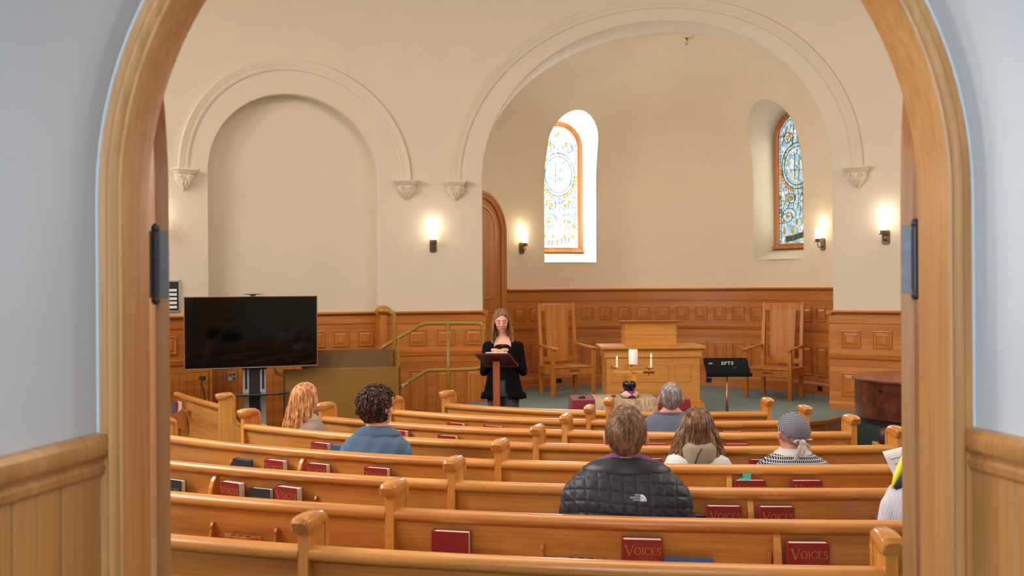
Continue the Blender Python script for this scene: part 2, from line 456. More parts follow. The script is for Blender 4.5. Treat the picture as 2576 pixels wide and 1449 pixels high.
def window(idx, q, strength, gm, am, cm):
    al = q['s'] / AR
    od = Vector((sin(al), cos(al), 0)); td = Vector((cos(al), -sin(al), 0))
    base = Vector((ACX, ACY, 0)) + od * (AR + .47)
    fw, zb, zs = .33, 2.42, 4.05
    def Lf(s, z, d=0): return tuple(base + td * s - od * d + Vector((0, 0, z)))
    G = dict(c=0, a=fw, zs=zs, b=fw * 1.06)
    # reveal: from the wall opening to the frame
    n = 28
    W0 = dict(c=q['s'], a=q['hw'], zs=q['zs'], b=q['b'])
    P0 = arch_pts(W0, 0, q['sill'], n); P1 = arch_pts(dict(c=0, a=fw + .07, zs=zs, b=fw * 1.06 + .07), 0, zb - .06, n)
    m = MB(); rings = []
    for a, b in zip(P0, P1):
        A = Vector(Af(a[0], a[1])); B = Vector(Lf(b[0], b[1], 0)); row = []
        for k in range(9):
            t = k / 8.0
            row.append(A.lerp(B, t))
        rings.append(row)
    rings.append(rings[0]); m.grid(rings)
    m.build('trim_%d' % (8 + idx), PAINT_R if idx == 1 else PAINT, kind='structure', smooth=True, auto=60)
    root = MB(); arch_sweep(root, Lf, G, [(0, -.02), (0, .02), (.012, .03), (.03, .034), (.045, .05), (.07, .052), (.085, .04), (.085, -.02)], zb, n)
    o = root.build('window_%d' % idx, DOORW2, kind='structure', smooth=True, auto=35)
    s = MB(); s.add([], [])
    s.box(-fw - .1, fw + .1, -.09, .03, zb - .06, zb - .015); s.box(-fw - .02, fw + .02, -.05, .03, zb - .02, zb + .02)
    R = Matrix.Translation(base) @ Matrix(((td.x, od.x, 0, 0), (td.y, od.y, 0, 0), (0, 0, 1, 0), (0, 0, 0, 1)))
    s.xf(R); s.build('sill', DOORW2, parent=o, bevel=.006)
    g = MB(); arch_fill(g, Lf, G, 0, zb, .01, n); g.build('pane', gm, parent=o)
    # lead lines, medallion, amber jewels, scrolls
    l = MB(); T = lambda pts, r=.005: l.tube([Lf(a, b, .006) for a, b in pts], r, 5)
    T(arch_pts(G, -.03, zb + .03, n), .004)
    zc, rc = 3.62, .235
    for r in (rc, rc + .045): T([(r * cos(2 * pi * k / 40), zc + 1.25 * r * sin(2 * pi * k / 40)) for k in range(41)], .006)
    for z in (2.75, 3.1, 3.45, 3.8, 4.1):
        for sg in (-1, 1): T([(sg * (fw), z), (sg * (fw - .09), z)], .004)
    for k in range(30):
        z = zb + .06 + k * .055
        for sg in (-1, 1): T([(sg * fw, z), (sg * (fw - .03), z)], .003)
    for sx, sz, r0, turn in ((-.17, 2.86, .14, 1), (.17, 2.86, .14, -1), (-.12, 3.12, .1, -1), (.12, 3.12, .1, 1), (-.17, 4.05, .1, 1), (.17, 4.05, .1, -1)):
        T([(sx + turn * r0 * (1 - k / 40.0) * cos(k * .32), sz + r0 * (1 - k / 40.0) * sin(k * .32)) for k in range(38)], .005)
    for k in range(7):
        x = -.28 + k * .093
        T([(x, 2.95 + .02 * (k % 2)), (x * .8 + .02, 3.12), (x * .95, 3.3)], .004)
        T([(x, 3.95), (x * .8, 4.1), (x * .6, 4.25)], .004)
    # ship mast-like figure inside medallion replaced by plain upright bars of glass
    T([(-.05, zc - .2), (-.05, zc + .2)], .005); T([(.02, zc - .24), (.03, zc + .1)], .004); T([(-.2, zc - .05), (.2, zc - .08)], .004)
    l.build('lead_line', LEAD, parent=o)
    a = MB()
    def jewel(x, z, r): a.lathe([(r, -.004), (r, .008), (r * .6, .014), (.001, .016)], 12, (0, 0, 0)) if False else a.loft([[Lf(x + rr * cos(2 * pi * k / 12), z + rr * sin(2 * pi * k / 12), dd) for k in range(12)] for rr, dd in ((r, .0), (r, .01), (r * .6, .016), (.0005, .018))], True, False)
    for sg in (-1, 1):
        for k in range(8):
            t = RD(180 + 5 + k * 9) if sg < 0 else RD(-5 - k * 9)
            jewel((rc + .075) * cos(t) * (1), zc + (rc + .075) * 1.25 * sin(t), .023)
    for x, z in ((-.17, 2.86), (.17, 2.86), (-.24, 2.62), (.24, 2.62), (-.12, 3.12), (.12, 3.12), (-.27, 2.78), (.27, 2.78), (0, 4.28), (-.14, 4.1), (.14, 4.1), (-.1, 2.62), (.1, 2.62), (-.2, 3.18), (.2, 3.18)): jewel(x, z, .027)
    a.build('amber_jewel', am, parent=o)
    c = MB(); c.grid([[Lf(x, 2.50 + .03 * sin(x * 9) + dz, .012) for dz in (0, .045, .09)] for x in [-.22 + .44 * k / 12 for k in range(13)]])
    c.build('scroll_banner', cm, parent=o)
    t = MB()
    def st(pts): t.tube([Lf(x, z + .03 * sin(x * 9), .018) for x, z in pts], .004, 4)
    for x0 in (-.18, -.12, -.03, .05, .11, .17):
        st([(x0 - .015, 2.575), (x0, 2.53), (x0 + .015, 2.58)]); st([(x0, 2.53), (x0 - .01, 2.505)]); 
    t.build('lettering', LEAD, parent=o)
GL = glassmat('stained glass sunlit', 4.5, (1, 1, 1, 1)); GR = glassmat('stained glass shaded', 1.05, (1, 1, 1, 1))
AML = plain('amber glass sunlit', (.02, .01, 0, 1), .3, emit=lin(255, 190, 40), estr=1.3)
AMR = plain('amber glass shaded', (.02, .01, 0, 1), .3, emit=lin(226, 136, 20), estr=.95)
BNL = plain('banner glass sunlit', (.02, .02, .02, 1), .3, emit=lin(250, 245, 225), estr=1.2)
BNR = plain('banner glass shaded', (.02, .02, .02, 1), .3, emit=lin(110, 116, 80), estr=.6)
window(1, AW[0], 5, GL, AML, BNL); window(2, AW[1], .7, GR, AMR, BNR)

# ---- apse door
DR = as_(1270) - .05; DWD = 1.0
DO = dict(c=DR - DWD / 2, a=DWD / 2 - .06, zs=2.62, b=.5)
m = MB(); arch_sweep(m, Af, DO, [(-.03, 0), (-.03, .02), (0, .02), (0, .05), (.02, .058), (.04, .058), (.05, .07), (.075, .075), (.09, .06), (.1, .06), (.11, .03), (.11, 0)], PLAT)
dd = m.build('door_1', DOORW2, kind='structure', smooth=True, auto=35)
m = MB(); arch_fill(m, Af, DO, .022, PLAT, 0, 40); m.build('leaf', DOORW2, parent=dd, smooth=True)
m = MB()
PN = dict(c=DO['c'], a=DO['a'] - .13, zs=2.62, b=DO['b'] - .14)
arch_sweep(m, Af, PN, [(.03, .02), (.028, .036), (.012, .04), (.0, .028), (-.012, .026)], 1.66)
arch_fill(m, Af, PN, .03, 1.66, -.012)
cbox(m, Af, PN['c'] - PN['a'] - .03, PN['c'] + PN['a'] + .03, 1.63, 1.67, .02, .038)
cpanel(m, Af, PN['c'] - PN['a'], PN['c'] + PN['a'], .5, 1.45, .022)
m.build('panel', DOORW2, parent=dd, smooth=True, auto=30)
m = MB(); m.ell(Af(DO['c'] - DO['a'] + .07, 1.25, .075), (.028, .028, .028)); m.cyl(Af(DO['c'] - DO['a'] + .07, 1.25, .02), Af(DO['c'] - DO['a'] + .07, 1.25, .07), .01)
m.build('door_knob', BRASS, parent=dd, smooth=True)

# ---- wainscot
def wainscot(name, fn, s0, s1, Z, d0=0, pitch=.3, pw=.21, lower='panel', ph=0.0, lowpitch=None, start=None):
    """Z: base, base_top, low0, low1, railplain0, rail0, rail1, pan0, pan1, frieze, captop"""
    zb, zbt, l0, l1, r0, m0, m1, p0, p1, fz, ct = Z
    m = MB()
    cbox(m, fn, s0, s1, zb, ct - .01, d0, d0 + .03)
    csweep(m, fn, s0, s1, [(zb, d0), (zb, d0 + .052), (zbt - .03, d0 + .052), (zbt - .012, d0 + .045), (zbt, d0 + .036), (zbt, d0)])
    csweep(m, fn, s0, s1, [(m0, d0), (m0, d0 + .036), (m0 + .012, d0 + .046), (m0 + .02, d0 + .05), (m1 - .014, d0 + .056), (m1 - .004, d0 + .06), (m1, d0 + .054), (m1, d0)])
    csweep(m, fn, s0, s1, [(r0, d0), (r0, d0 + .037), (m0, d0 + .037), (m0, d0)])
    csweep(m, fn, s0, s1, [(fz, d0), (fz, d0 + .036), (fz + .008, d0 + .042), (ct - .055, d0 + .042), (ct - .05, d0 + .05), (ct - .04, d0 + .058), (ct - .032, d0 + .062), (ct - .03, d0 + .085), (ct - .02, d0 + .095), (ct - .008, d0 + .095), (ct, d0 + .085), (ct, d0)])
    if start is None:
        n = max(1, int((s1 - s0 - (pitch - pw) * .4) / pitch + .3)); st = (s0 + s1) / 2 - n * pitch / 2 + pitch / 2
    else:
        st = start; n = int((s1 - st - pw / 2) / pitch) + 1
    for k in range(n):
        c = st + k * pitch
        if c - pw / 2 < s0 - .001 or c + pw / 2 > s1 + .02: continue
        cpanel(m, fn, c - pw / 2, c + pw / 2, p0, p1, d0 + .03)
        if lower == 'panel': cpanel(m, fn, c - pw / 2, c + pw / 2, l0, l1, d0 + .03)
    if lower == 'board':
        x = s0 + .004
        while x < s1 - .01:
            csweep(m, fn, x, min(x + .084, s1), [(zbt, d0 + .03), (zbt, d0 + .038), (r0 - .02, d0 + .038), (r0 - .02, d0 + .03)], ds=1)
            x += .09
    m.build(name, WAIN, kind='structure')
ZA = (PLAT, .415, .50, .93, 1.02, 1.125, 1.18, 1.275, 1.49, 1.575, 1.772)
wainscot('trim_11', Af, DR + .06, A1, ZA, 0, .303, .212)
ZP = (PLAT - .02, .36, .42, .72, .80, .875, .945, 1.02, 1.24, 1.32, 1.485)
ZN = (-.16, .0, .1, .70, .80, .875, .945, 1.02, 1.24, 1.32, 1.485)
wainscot('trim_12', Wf, S_R - .05, SMAX, ZP, 0, .385, .245, start=S_R + .22)
wainscot('trim_13', Wf, N_R + .0, S_L + .045, ZN, 0, .385, .25, start=ws(1190) - .385 * 3)
wainscot('trim_14', Wf, N_L - .02, N_R + .02, ZN, -.215, .32, .22, 'board')
wainscot('trim_15', Wf, SMIN, N_L - .01, ZN, 0, .32, .22, 'board')
# returns of the piers inside the big arch
for s_, sg, nm in ((S_L, 1, 'trim_16'), (S_R, -1, 'trim_17')):
    m = MB()
    cbox(m, Wf, s_, s_ + sg * .03, PLAT, 1.46, -.6, .02); cbox(m, Wf, s_, s_ + sg * .07, 1.44, 1.485, -.6, .09); m.build(nm, WAIN, kind='structure')
m = MB()
cbox(m, Wf, N_R - .03, N_R + .004, -.16, 1.47, -.215, .035); cbox(m, Wf, N_L - .004, N_L + .03, -.16, 1.47, -.215, .035)
m.build('trim_29', WAIN, kind='structure')
# corner post with rounded finial on the wainscot beside the lift
m = MB()
cs = ws(962)
cbox(m, Wf, cs - .05, cs + .05, -.16, 1.44, .0, .085)
m.build('trim_18', WAINV, kind='structure', bevel=.004)
m = MB()
px = Vector(Wf(cs, 1.485, .03))
m.lathe([(.11, 0), (.105, .02), (.085, .05), (.05, .075), (.001, .083)], 20, px); m.build('trim_19', WAIN, kind='structure', smooth=True)

# ---- floor, platform, ceiling, remaining walls
m = MB()
rows = []
for Y in (1.2, 2.0, 3, 4, 5, 6, 7, 8, 9, 9.6, 10.5, 12, 13.7, 16):
    rows.append([(X, Y, floor_z(Y)) for X in [-6.6 + 1.1 * k for k in range(13)]])
m.grid(rows); m.build('floor', CARPET, kind='structure')
PP = [(4.75, 12.05), (4.16, 12.06), (3.86, 11.72), (3.55, 11.38), (3.1, 11.12), (2.5, 10.98), (1.9, 10.98), (1.3, 11.12), (.75, 11.4), (.3, 11.75), (-.1, 12.15), (-.45, 12.6), (-.62, 13.05), (-.62, 13.7), (-1.3, 14.2), (-1.2, 16.2), (5.4, 16.2), (5.4, 13.0)]
m = MB(); m.prism(PP, -.2, PLAT, 'z'); m.build('floor', CARPET, kind='structure')
m = MB()
for a, b in zip(PP[1:13], PP[2:14]):
    A = Vector((a[0], a[1], 0)); B = Vector((b[0], b[1], 0)); t = (B - A).normalized(); nrm = Vector((t.y, -t.x, 0))
    if nrm.y > 0: nrm = -nrm
    for z0, z1, dd in ((-.2, PLAT - .03, .012), (PLAT - .035, PLAT + .004, .035)):
        q = [A, A + nrm * dd, B + nrm * dd, B]
        m.add([(p.x, p.y, z0) for p in q] + [(p.x, p.y, z1) for p in q], [(0, 1, 2, 3), (4, 7, 6, 5), (0, 4, 5, 1), (1, 5, 6, 2), (2, 6, 7, 3)])
m.build('trim_20', WAIN, kind='structure')
m = MB(); m.box(-6.6, 7.2, 1.9, 17, ZTOP - .02, ZTOP + .15); m.build('ceiling', PAINT, kind='structure')
eL = Wf(SMIN, 0); eR = Wf(SMAX, 0)
m = MB(); m.box(eL[0] - .2, eL[0], 2.0, eL[1] + .05, -.2, ZTOP); m.build('wall_left', PAINT, kind='structure')
m = MB(); m.box(eR[0], eR[0] + .2, 2.0, eR[1] + .05, -.2, ZTOP); m.build('wall_right', PAINT, kind='structure')

# ================================================================== entrance: arched casing, vestibule, open doors
X0, RI, ZSP = .045, .788, 1.957
FV = floor_z(2.0)
def Df(s, z, d=0): return (X0 + s, 1.95 - d, z)
DA = dict(c=0, a=RI, zs=ZSP, b=RI)
m = MB()
def back(fn, hole, d, s0, s1):
    return column_wall(fn, s0, s1, [hole], -.2, ZTOP, d)
back(Df, dict(c=0, a=.86, zs=ZSP, b=.86), -.17, -6.5, 7.0).build('wall_back', PAINT, kind='structure')
m = MB()
cas = [(0, -.09), (0, .046), (.002, .05), (.007, .052), (.011, .047), (.013, .043), (.016, .046), (.022, .05), (.029, .05), (.033, .045), (.035, .036), (.038, .034), (.052, .034), (.054, .03), (.054, -.02)]
arch_sweep(m, Df, DA, cas, FV, 64)
m.build('trim_21', DOORW, kind='structure', smooth=True, auto=30)
m = MB(); arch_sweep(m, Df, DA, [(0, -.09), (.06, -.09), (.06, -.2), (.1, -.2), (.1, -.17)], FV, 64); m.build('trim_22', DOORW, kind='structure', smooth=True, auto=30)
# vestibule: splayed barrel vault
def vr(Y): return .846 + (1.93 - Y) * .19
m = MB(); rings = []
for Y in (1.93, 1.8, 1.6, 1.3, .9, .4, -.3, -1.2, -2.2):
    r = vr(Y); rings.append([(X0 + a, Y, z) for a, z in arch_pts(dict(c=0, a=r, zs=ZSP, b=r), 0, FV, 48)])
m.grid(rings); m.build('wall_vestibule', VPAINT, kind='structure', smooth=True)
m = MB(); m.box(-2.2, 2.2, -2.3, 2.05, FV - .1, FV); m.build('floor', CARPET, kind='structure')
m = MB(); m.box(-2.2, 2.2, -2.4, -2.2, FV, 4.2); m.build('wall_vestibule', VPAINT, kind='structure')
# small plaster bead between casing and vault
m = MB(); arch_sweep(m, Df, DA, [(.054, .0), (.054, .026), (.06, .03), (.064, .02), (.066, -.02)], FV, 64); m.build('trim_23', VPAINT, kind='structure', smooth=True)
for sg, i in ((-1, 24), (1, 25)):
    m = MB(); rings = []
    prof = [(1.425, 0), (1.425, .012), (1.432, .018), (1.445, .02), (1.452, .014), (1.458, .016), (1.468, .028), (1.482, .032), (1.496, .03), (1.506, .02), (1.508, 0)]
    for k in range(9):
        Y = 1.925 - k * .3
        rings.append([(X0 + sg * (vr(Y) - d), Y, z) for z, d in prof])
    m.loft(rings, True, True); m.build('trim_%d' % i, DOORW, kind='structure', smooth=True, auto=30)
    m = MB(); Y = 1.925
    while Y > -1.9:
        Y2 = Y - .128
        prof = [(0, .0), (0, .006), (.004, .01)]
        m.loft([[(X0 + sg * (vr(y) - d), y, z) for y, d in ((Y, .002), (Y - .004, .010), (Y2 + .006, .010), (Y2 + .002, .002))] for z in (FV, 1.43)], False, False)
        Y = Y2
    m.build('trim_%d' % (i + 2), DOORW2 if False else DOORW, kind='structure')
PINM = plain('dark steel pin', lin(66, 70, 78), .35, .3)
# door leaves, swung open into the chapel, with hinges
for sg, i in ((-1, 2), (1, 3)):
    m = MB(); n = 22; th = .029; Wd = .77
    top = []
    for k in range(n + 1):
        x = Wd * (1 - cos(pi / 2 * k / n)); top.append((x, ZSP + sqrt(max(0, RI ** 2 - (RI - x) ** 2))))
    front = [(x, FV + .02) for x, z in top]
    for y in (0,):
        A = [(x, 0, z) for x, z in top]; B = [(x, th, z) for x, z in top]
        Cc = [(x, 0, FV + .02) for x, z in top]; D = [(x, th, FV + .02) for x, z in top]
        m.loft([[Cc[k], A[k], B[k], D[k]] for k in range(n + 1)], True, True)
    ang = RD(122)
    R = Matrix.Rotation(ang, 4, 'Z')
    T = Matrix.Translation((X0 + .005 - .828, 2.125, 0)) @ R @ Matrix.Translation((.006, -.047, 0))
    if sg > 0: T = Matrix.Translation((2 * (X0 + .005), 0, 0)) @ Matrix.Scale(-1, 4, (1, 0, 0)) @ T
    m.xf(T); o = m.build('door_%d' % i, DOORW, kind='structure', bevel=.003)
    for zc, nm in ((1.837, 'hinge'), (.42, 'hinge')):
        h = MB()
        h.bbox(-.002, .001, .002, .044, zc - .072, zc + .072, .001)
        for q, (yy, zz) in enumerate(((.03, .045), (.018, .016), (.018, -.02), (.03, -.048))): h.cyl((-.0035, yy, zc + zz), (0, yy, zc + zz), .0045, n=10)
        h.xf(T)
        pin = Vector((X0 + .005 - .828 + .022, 2.112, 0)); 
        if sg > 0: pin.x = 2 * (X0 + .005) - pin.x
        ho = h.build(nm, HINGE, parent=o)
        b = MB()
        for k in range(5): b.cyl((pin.x, pin.y, zc - .062 + k * .025), (pin.x, pin.y, zc - .0385 + k * .025), .0085, n=16)
        b.cyl((pin.x, pin.y, zc - .07), (pin.x, pin.y, zc + .07), .007, n=12)
        b.ell((pin.x, pin.y, zc + .076), (.009, .009, .011)); b.ell((pin.x, pin.y, zc - .076), (.009, .009, .011))
        b.build('hinge_pin', PINM, parent=ho, smooth=True, auto=40)

# ================================================================== pews
PC = Vector((1.84, 11.95, 0))
ROWS = {'H': 8.75, 'G': 8.0, 'F': 7.25, 'E': 6.49, 'D': 5.69, 'C': 4.93, 'B': 4.15, 'A': 3.38}
AM = RD(17.2)
SIDE_R = 12.0
def pcen(R): return Vector((6.65, 16.99, 0)) if R == SIDE_R else PC
def ppos(R, a, n, z):
    """n: distance toward the front, z above floor"""
    r = R - n; C_ = pcen(R)
    x = C_.x - r * sin(a); y = C_.y - r * cos(a)
    return Vector((x, y, floor_z(y) + z))
def aray(R, xp, n=-.03):
    """angle a of the row position seen at pixel column xp (on the near side of the arc)"""
    u = (xp - 1288) / F - .0012
    r = R - n; C_ = pcen(R)
    A = u * u + 1; B = -2 * (u * C_.x + C_.y); Cc = C_.x ** 2 + C_.y ** 2 - r * r
    t = (-B - sqrt(max(0, B * B - 4 * A * Cc))) / (2 * A)
    return atan2(C_.x - u * t, C_.y - t)
def sweep_arc(m, R, a0, a1, prof, caps=True, step=.1):
    k = max(1, int(abs(a1 - a0) * R / step))
    m.loft([[ppos(R, a0 + (a1 - a0) * i / k, n, z) for n, z in prof] for i in range(k + 1)], True, caps, [[((a0 + (a1 - a0) * i / k) * R + R * 3, n, z) for n, z in prof] for i in range(k + 1)])
RAILP = [(.034, .785), (.02, .782), (-.008, .783), (-.014, .789), (-.024, .793), (-.030, .802), (-.031, .816), (-.026, .829), (-.013, .838), (.004, .841), (.022, .839), (.034, .830), (.039, .816), (.036, .80)]
BACKP = [(.0, .785), (.012, .70), (.03, .60), (.045, .50), (.05, .36), (.05, .30), (.072, .30), (.072, .42), (.066, .50), (.052, .60), (.034, .70), (.024, .785)]
SEATP = [(.07, .40), (.07, .425), (.40, .435), (.455, .43), (.47, .418), (.465, .40), (.44, .392)]
CAPPATH = [(-.060, .922), (-.050, .927), (-.02, .930), (.03, .932), (.078, .932), (.100, .926), (.113, .912), (.118, .888), (.118, .80), (.119, .72), (.126, .68), (.145, .65), (.175, .628), (.22, .615), (.30, .61), (.40, .608), (.44, .60), (.455, .575)]
PANELP = [(-.028, 0), (-.028, .91), (.085, .925), (.103, .905), (.103, .72), (.112, .67), (.135, .635), (.17, .612), (.22, .60), (.42, .592), (.44, .57), (.44, .40), (.47, .38), (.47, .05), (.48, .0)]
def pew_end(R, a, root, th=.042, cw=.058):
    m = MB()
    th_, cw_ = th / 2, cw / 2
    def loc(t, n, z):
        p = ppos(R, a, n, z); tg = Vector((cos(a), -sin(a), 0))
        return p + tg * t
    A = [loc(-th_, n, z) for n, z in PANELP]; B = [loc(th_, n, z) for n, z in PANELP]
    n = len(A); m.add(A + B, [tuple(range(n)), tuple(range(2 * n - 1, n - 1, -1))] + [(i, i + n, (i + 1) % n + n, (i + 1) % n) for i in range(n)])
    e = m.build('end_panel', PEW_V, parent=root, origin=root.location, bevel=.003)
    # raised inner moulding line on both faces
    c = MB(); rings = []
    for i, (nn, zz) in enumerate(CAPPATH):
        p = CAPPATH[max(0, i - 1)]; q = CAPPATH[min(len(CAPPATH) - 1, i + 1)]
        tx, tz = q[0] - p[0], q[1] - p[1]; L = sqrt(tx * tx + tz * tz); tx /= L; tz /= L
        nx, nz = -tz, tx     # outward (up / front)
        if i > 3: pass
        k = .025 if i < 5 else .018
        w = cw_ * 1.28 if i < 4 else (cw_ * 1.08 if i < 6 else cw_ * .94)
        if i < 2: k *= (.4, .85)[i]; w *= (.72, .96)[i]
        kb = k * (1.7 if i < 3 else (1.3 if i == 3 else 1))
        sec = [(-w * .9, -kb), (-w, -kb * .75), (-w, k * .3), (-w * .8, k * .8), (-w * .45, k), (w * .45, k), (w * .8, k * .8), (w, k * .3), (w, -kb * .75), (w * .9, -kb)]
        rings.append([loc(s, nn + nx * h, zz + nz * h) for s, h in sec])
    c.loft(rings, True, True)
    # knob behind
    c.build('cap', CAPW, parent=e, origin=None, smooth=True, auto=42)
    o = COL.objects[-1] if False else None
    return e
def fix_child(e, root):
    for ch in e.children: 
        ch.data.transform(Matrix.Translation(-Vector(root.location)))
def brace(R, a, root):
    m = MB(); w = .015
    rings = []
    for z, n0 in ((.79, -.004), (.775, -.018), (.755, -.034), (.72, -.048), (.66, -.058), (.6, -.062), (.5, -.064), (.3, .0)):
        rings.append([ppos(R, a, n0, z) + Vector((cos(a), -sin(a), 0)) * -w, ppos(R, a, n0, z) + Vector((cos(a), -sin(a), 0)) * w, ppos(R, a, .06, z) + Vector((cos(a), -sin(a), 0)) * w, ppos(R, a, .06, z) + Vector((cos(a), -sin(a), 0)) * -w])
    m.loft(rings, True, True); m.build('brace', PEW_V, parent=root, origin=root.location, bevel=.004)
def bracket(R, a, root):
    m = MB(); w = .007
    P = [(.02, .715), (.0, .715), (-.008, .70), (-.014, .66), (-.03, .61), (-.058, .57), (-.062, .53), (-.062, .50), (.04, .50)]
    tg = Vector((cos(a), -sin(a), 0)); A = [ppos(R, a, n, z) - tg * w for n, z in P]; B = [ppos(R, a, n, z) + tg * w for n, z in P]
    n = len(A); m.add(A + B, [tuple(range(n)), tuple(range(2 * n - 1, n - 1, -1))] + [(i, i + n, (i + 1) % n + n, (i + 1) % n) for i in range(n)])
    m.cyl(ppos(R, a, -.01, .69), ppos(R, a, -.018, .69), .004, n=8)
    m.build('rack_bracket', RACKW, parent=root, origin=root.location, bevel=.002)
def rack(R, a0, a1, root):
    m = MB()
    sweep_arc(m, R, a0, a1, [(.035, .522), (.035, .532), (-.066, .532), (-.066, .522)])
    sweep_arc(m, R, a0, a1, [(-.066, .522), (-.056, .522), (-.056, .575), (-.066, .575)])
    m.build('book_rack', RACKW, parent=root, origin=root.location)
def cup_holder(R, a, root):
    m = MB(); tg = Vector((cos(a), -sin(a), 0)); fr = Vector((sin(a), cos(a), 0))
    c = ppos(R, a, -.004, .662)
    out = [(-.1, 0), (-.1, -.008), (-.085, -.014), (-.07, -.032), (-.055, -.043), (.055, -.043), (.07, -.032), (.085, -.014), (.1, -.008), (.1, 0), (.1, .01), (-.1, .01)]
    for z0, z1 in ((-.009, .009),):
        A = [c + tg * x + fr * y + Vector((0, 0, z0)) for x, y in out]; B = [c + tg * x + fr * y + Vector((0, 0, z1)) for x, y in out]
        n = len(A); m.add(A + B, [tuple(range(n)), tuple(range(2 * n - 1, n - 1, -1))] + [(i, i + n, (i + 1) % n + n, (i + 1) % n) for i in range(n)])
    e = m.build('cup_holder', RACKW, parent=root, origin=root.location, bevel=.002)
    for x in (-.04, 0, .04):
        h = MB(); h.cyl(c + tg * x - fr * .022 + Vector((0, 0, .0092)), c + tg * x - fr * .022 + Vector((0, 0, .0098)), .0125, n=14)
        h.build('hole', hw, parent=e, origin=root.location)
hw = plain('cup hole shade', lin(96, 52, 24), .6)  # flat disc on top of the holder, the hole's shade put into its colour
PEWS = {}
def pew(row, a_left, a_right, label, mid=True, R=None, left_end=True, right_end=True):
    R = R or ROWS[row]
    am = AM if mid else (a_left + a_right) / 2
    root = thing('pew', label, 'pew', tuple(ppos(R, am, 0, 0)), 0, 'curved oak pews')
    PEWS[row] = (root, R)
    segs = [(a_left, am), (am, a_right)] if mid else [(a_left, a_right)]
    for s0, s1 in segs:
        g = .021 / R
        m = MB(); sweep_arc(m, R, s0 - g, s1 + g, RAILP); m.build('top_rail', PEW_H, parent=root, origin=root.location, smooth=True, auto=50)
        m = MB(); sweep_arc(m, R, s0 - g, s1 + g, BACKP); m.build('backrest', PEW_H, parent=root, origin=root.location, smooth=True, auto=35)
        m = MB(); sweep_arc(m, R, s0 - g, s1 + g, SEATP); m.build('seat', PEW_H, parent=root, origin=root.location)
    L = ([a_left] if left_end else []) + ([am] if mid else []) + ([a_right] if right_end else [])
    for a in L:
        e = pew_end(R, a, root); fix_child(e, root)
    return root
pew('A', RD(47.6), RD(-6.2), 'frontmost oak pew, directly behind the low table and lectern')
pew('B', RD(45.0), RD(-6.4), 'second oak pew from the platform, behind the frontmost one')
pew('C', RD(44.4), RD(-6.6), 'third oak pew from the platform, where the grey-haired man sits')
pew('D', RD(44.0), RD(-6.0), 'fourth oak pew from the platform, where the red-haired woman sits')
pew('E', RD(42.5), RD(-6.2), 'fifth oak pew from the platform, seating the curly-haired man and headscarf wearer')
pew('F', RD(41.0), RD(-5.5), 'sixth oak pew from the platform, empty, with hymnals and a black bible in its rack')
pew('G', RD(36.0), RD(-4.0), 'seventh oak pew from the platform, seating the man in quilted jacket')
pew('H', RD(27.0), RD(4.1), 'rearmost oak pew nearest the doorway, short, empty')
# separate block of pews beyond the side aisle
SBR = SIDE_R
pew('S', RD(59.5), RD(52.0), 'oak pew of the separate side block, beside the television stand', mid=False, R=SBR, left_end=False)

def addbr(row, xs, f): 
    root, R = PEWS[row]
    for x in xs: f(R, aray(R, x), root)
addbr('G', [1360, 1562, 1937, 2210, 684, 522], bracket); addbr('G', [1955], brace); addbr('G', [1460, 603], cup_holder)
addbr('F', [2208, 1868], bracket); addbr('F', [1888, 535], brace); addbr('F', [786], bracket)
addbr('E', [1835, 757], brace); addbr('E', [2110, 572, 1818], bracket)
addbr('D', [1117, 985], bracket); 
def addrack(row, x0, x1):
    root, R = PEWS[row]; rack(R, aray(R, x0), aray(R, x1), root)
for r_, a_, b_ in (('G', 1030, 1360), ('G', 1562, 1930), ('G', 1965, 2210), ('G', 684, 960), ('F', 1600, 1868), ('F', 1900, 2208), ('F', 540, 786), ('F', 436, 530), ('E', 572, 985), ('E', 1850, 2110), ('D', 770, 1000), ('D', 1600, 1780), ('D', 1860, 2050), ('C', 960, 1200), ('C', 1620, 1900), ('B', 1120, 1290), ('B', 1800, 2000)):
    addrack(r_, a_, b_)
# the side block pew: rack, bracket and cup holder
_r, _R = PEWS['S']
# ================================================================== lettering (serif strokes)
def poly_stroke(m, pts, w, fn):
    """flat ribbon of half width w (scalar or list) through 2-D points"""
    n = len(pts); L = []; Rr = []
    for i in range(n):
        a = pts[max(0, i - 1)]; b = pts[min(n - 1, i + 1)]
        tx, tz = b[0] - a[0], b[1] - a[1]; l = sqrt(tx * tx + tz * tz) or 1; nx, nz = -tz / l, tx / l
        ww = w[i] if isinstance(w, list) else w
        L.append((pts[i][0] + nx * ww, pts[i][1] + nz * ww)); Rr.append((pts[i][0] - nx * ww, pts[i][1] - nz * ww))
    m.loft([[fn(L[i][0], L[i][1], 0), fn(L[i][0], L[i][1], 1), fn(Rr[i][0], Rr[i][1], 1), fn(Rr[i][0], Rr[i][1], 0)] for i in range(n)], True, True)
def arcp(cx, cz, rx, rz, a0, a1, n=14): return [(cx + rx * cos(RD(a0 + (a1 - a0) * k / n)), cz + rz * sin(RD(a0 + (a1 - a0) * k / n))) for k in range(n + 1)]
K, T_ = .052, .026
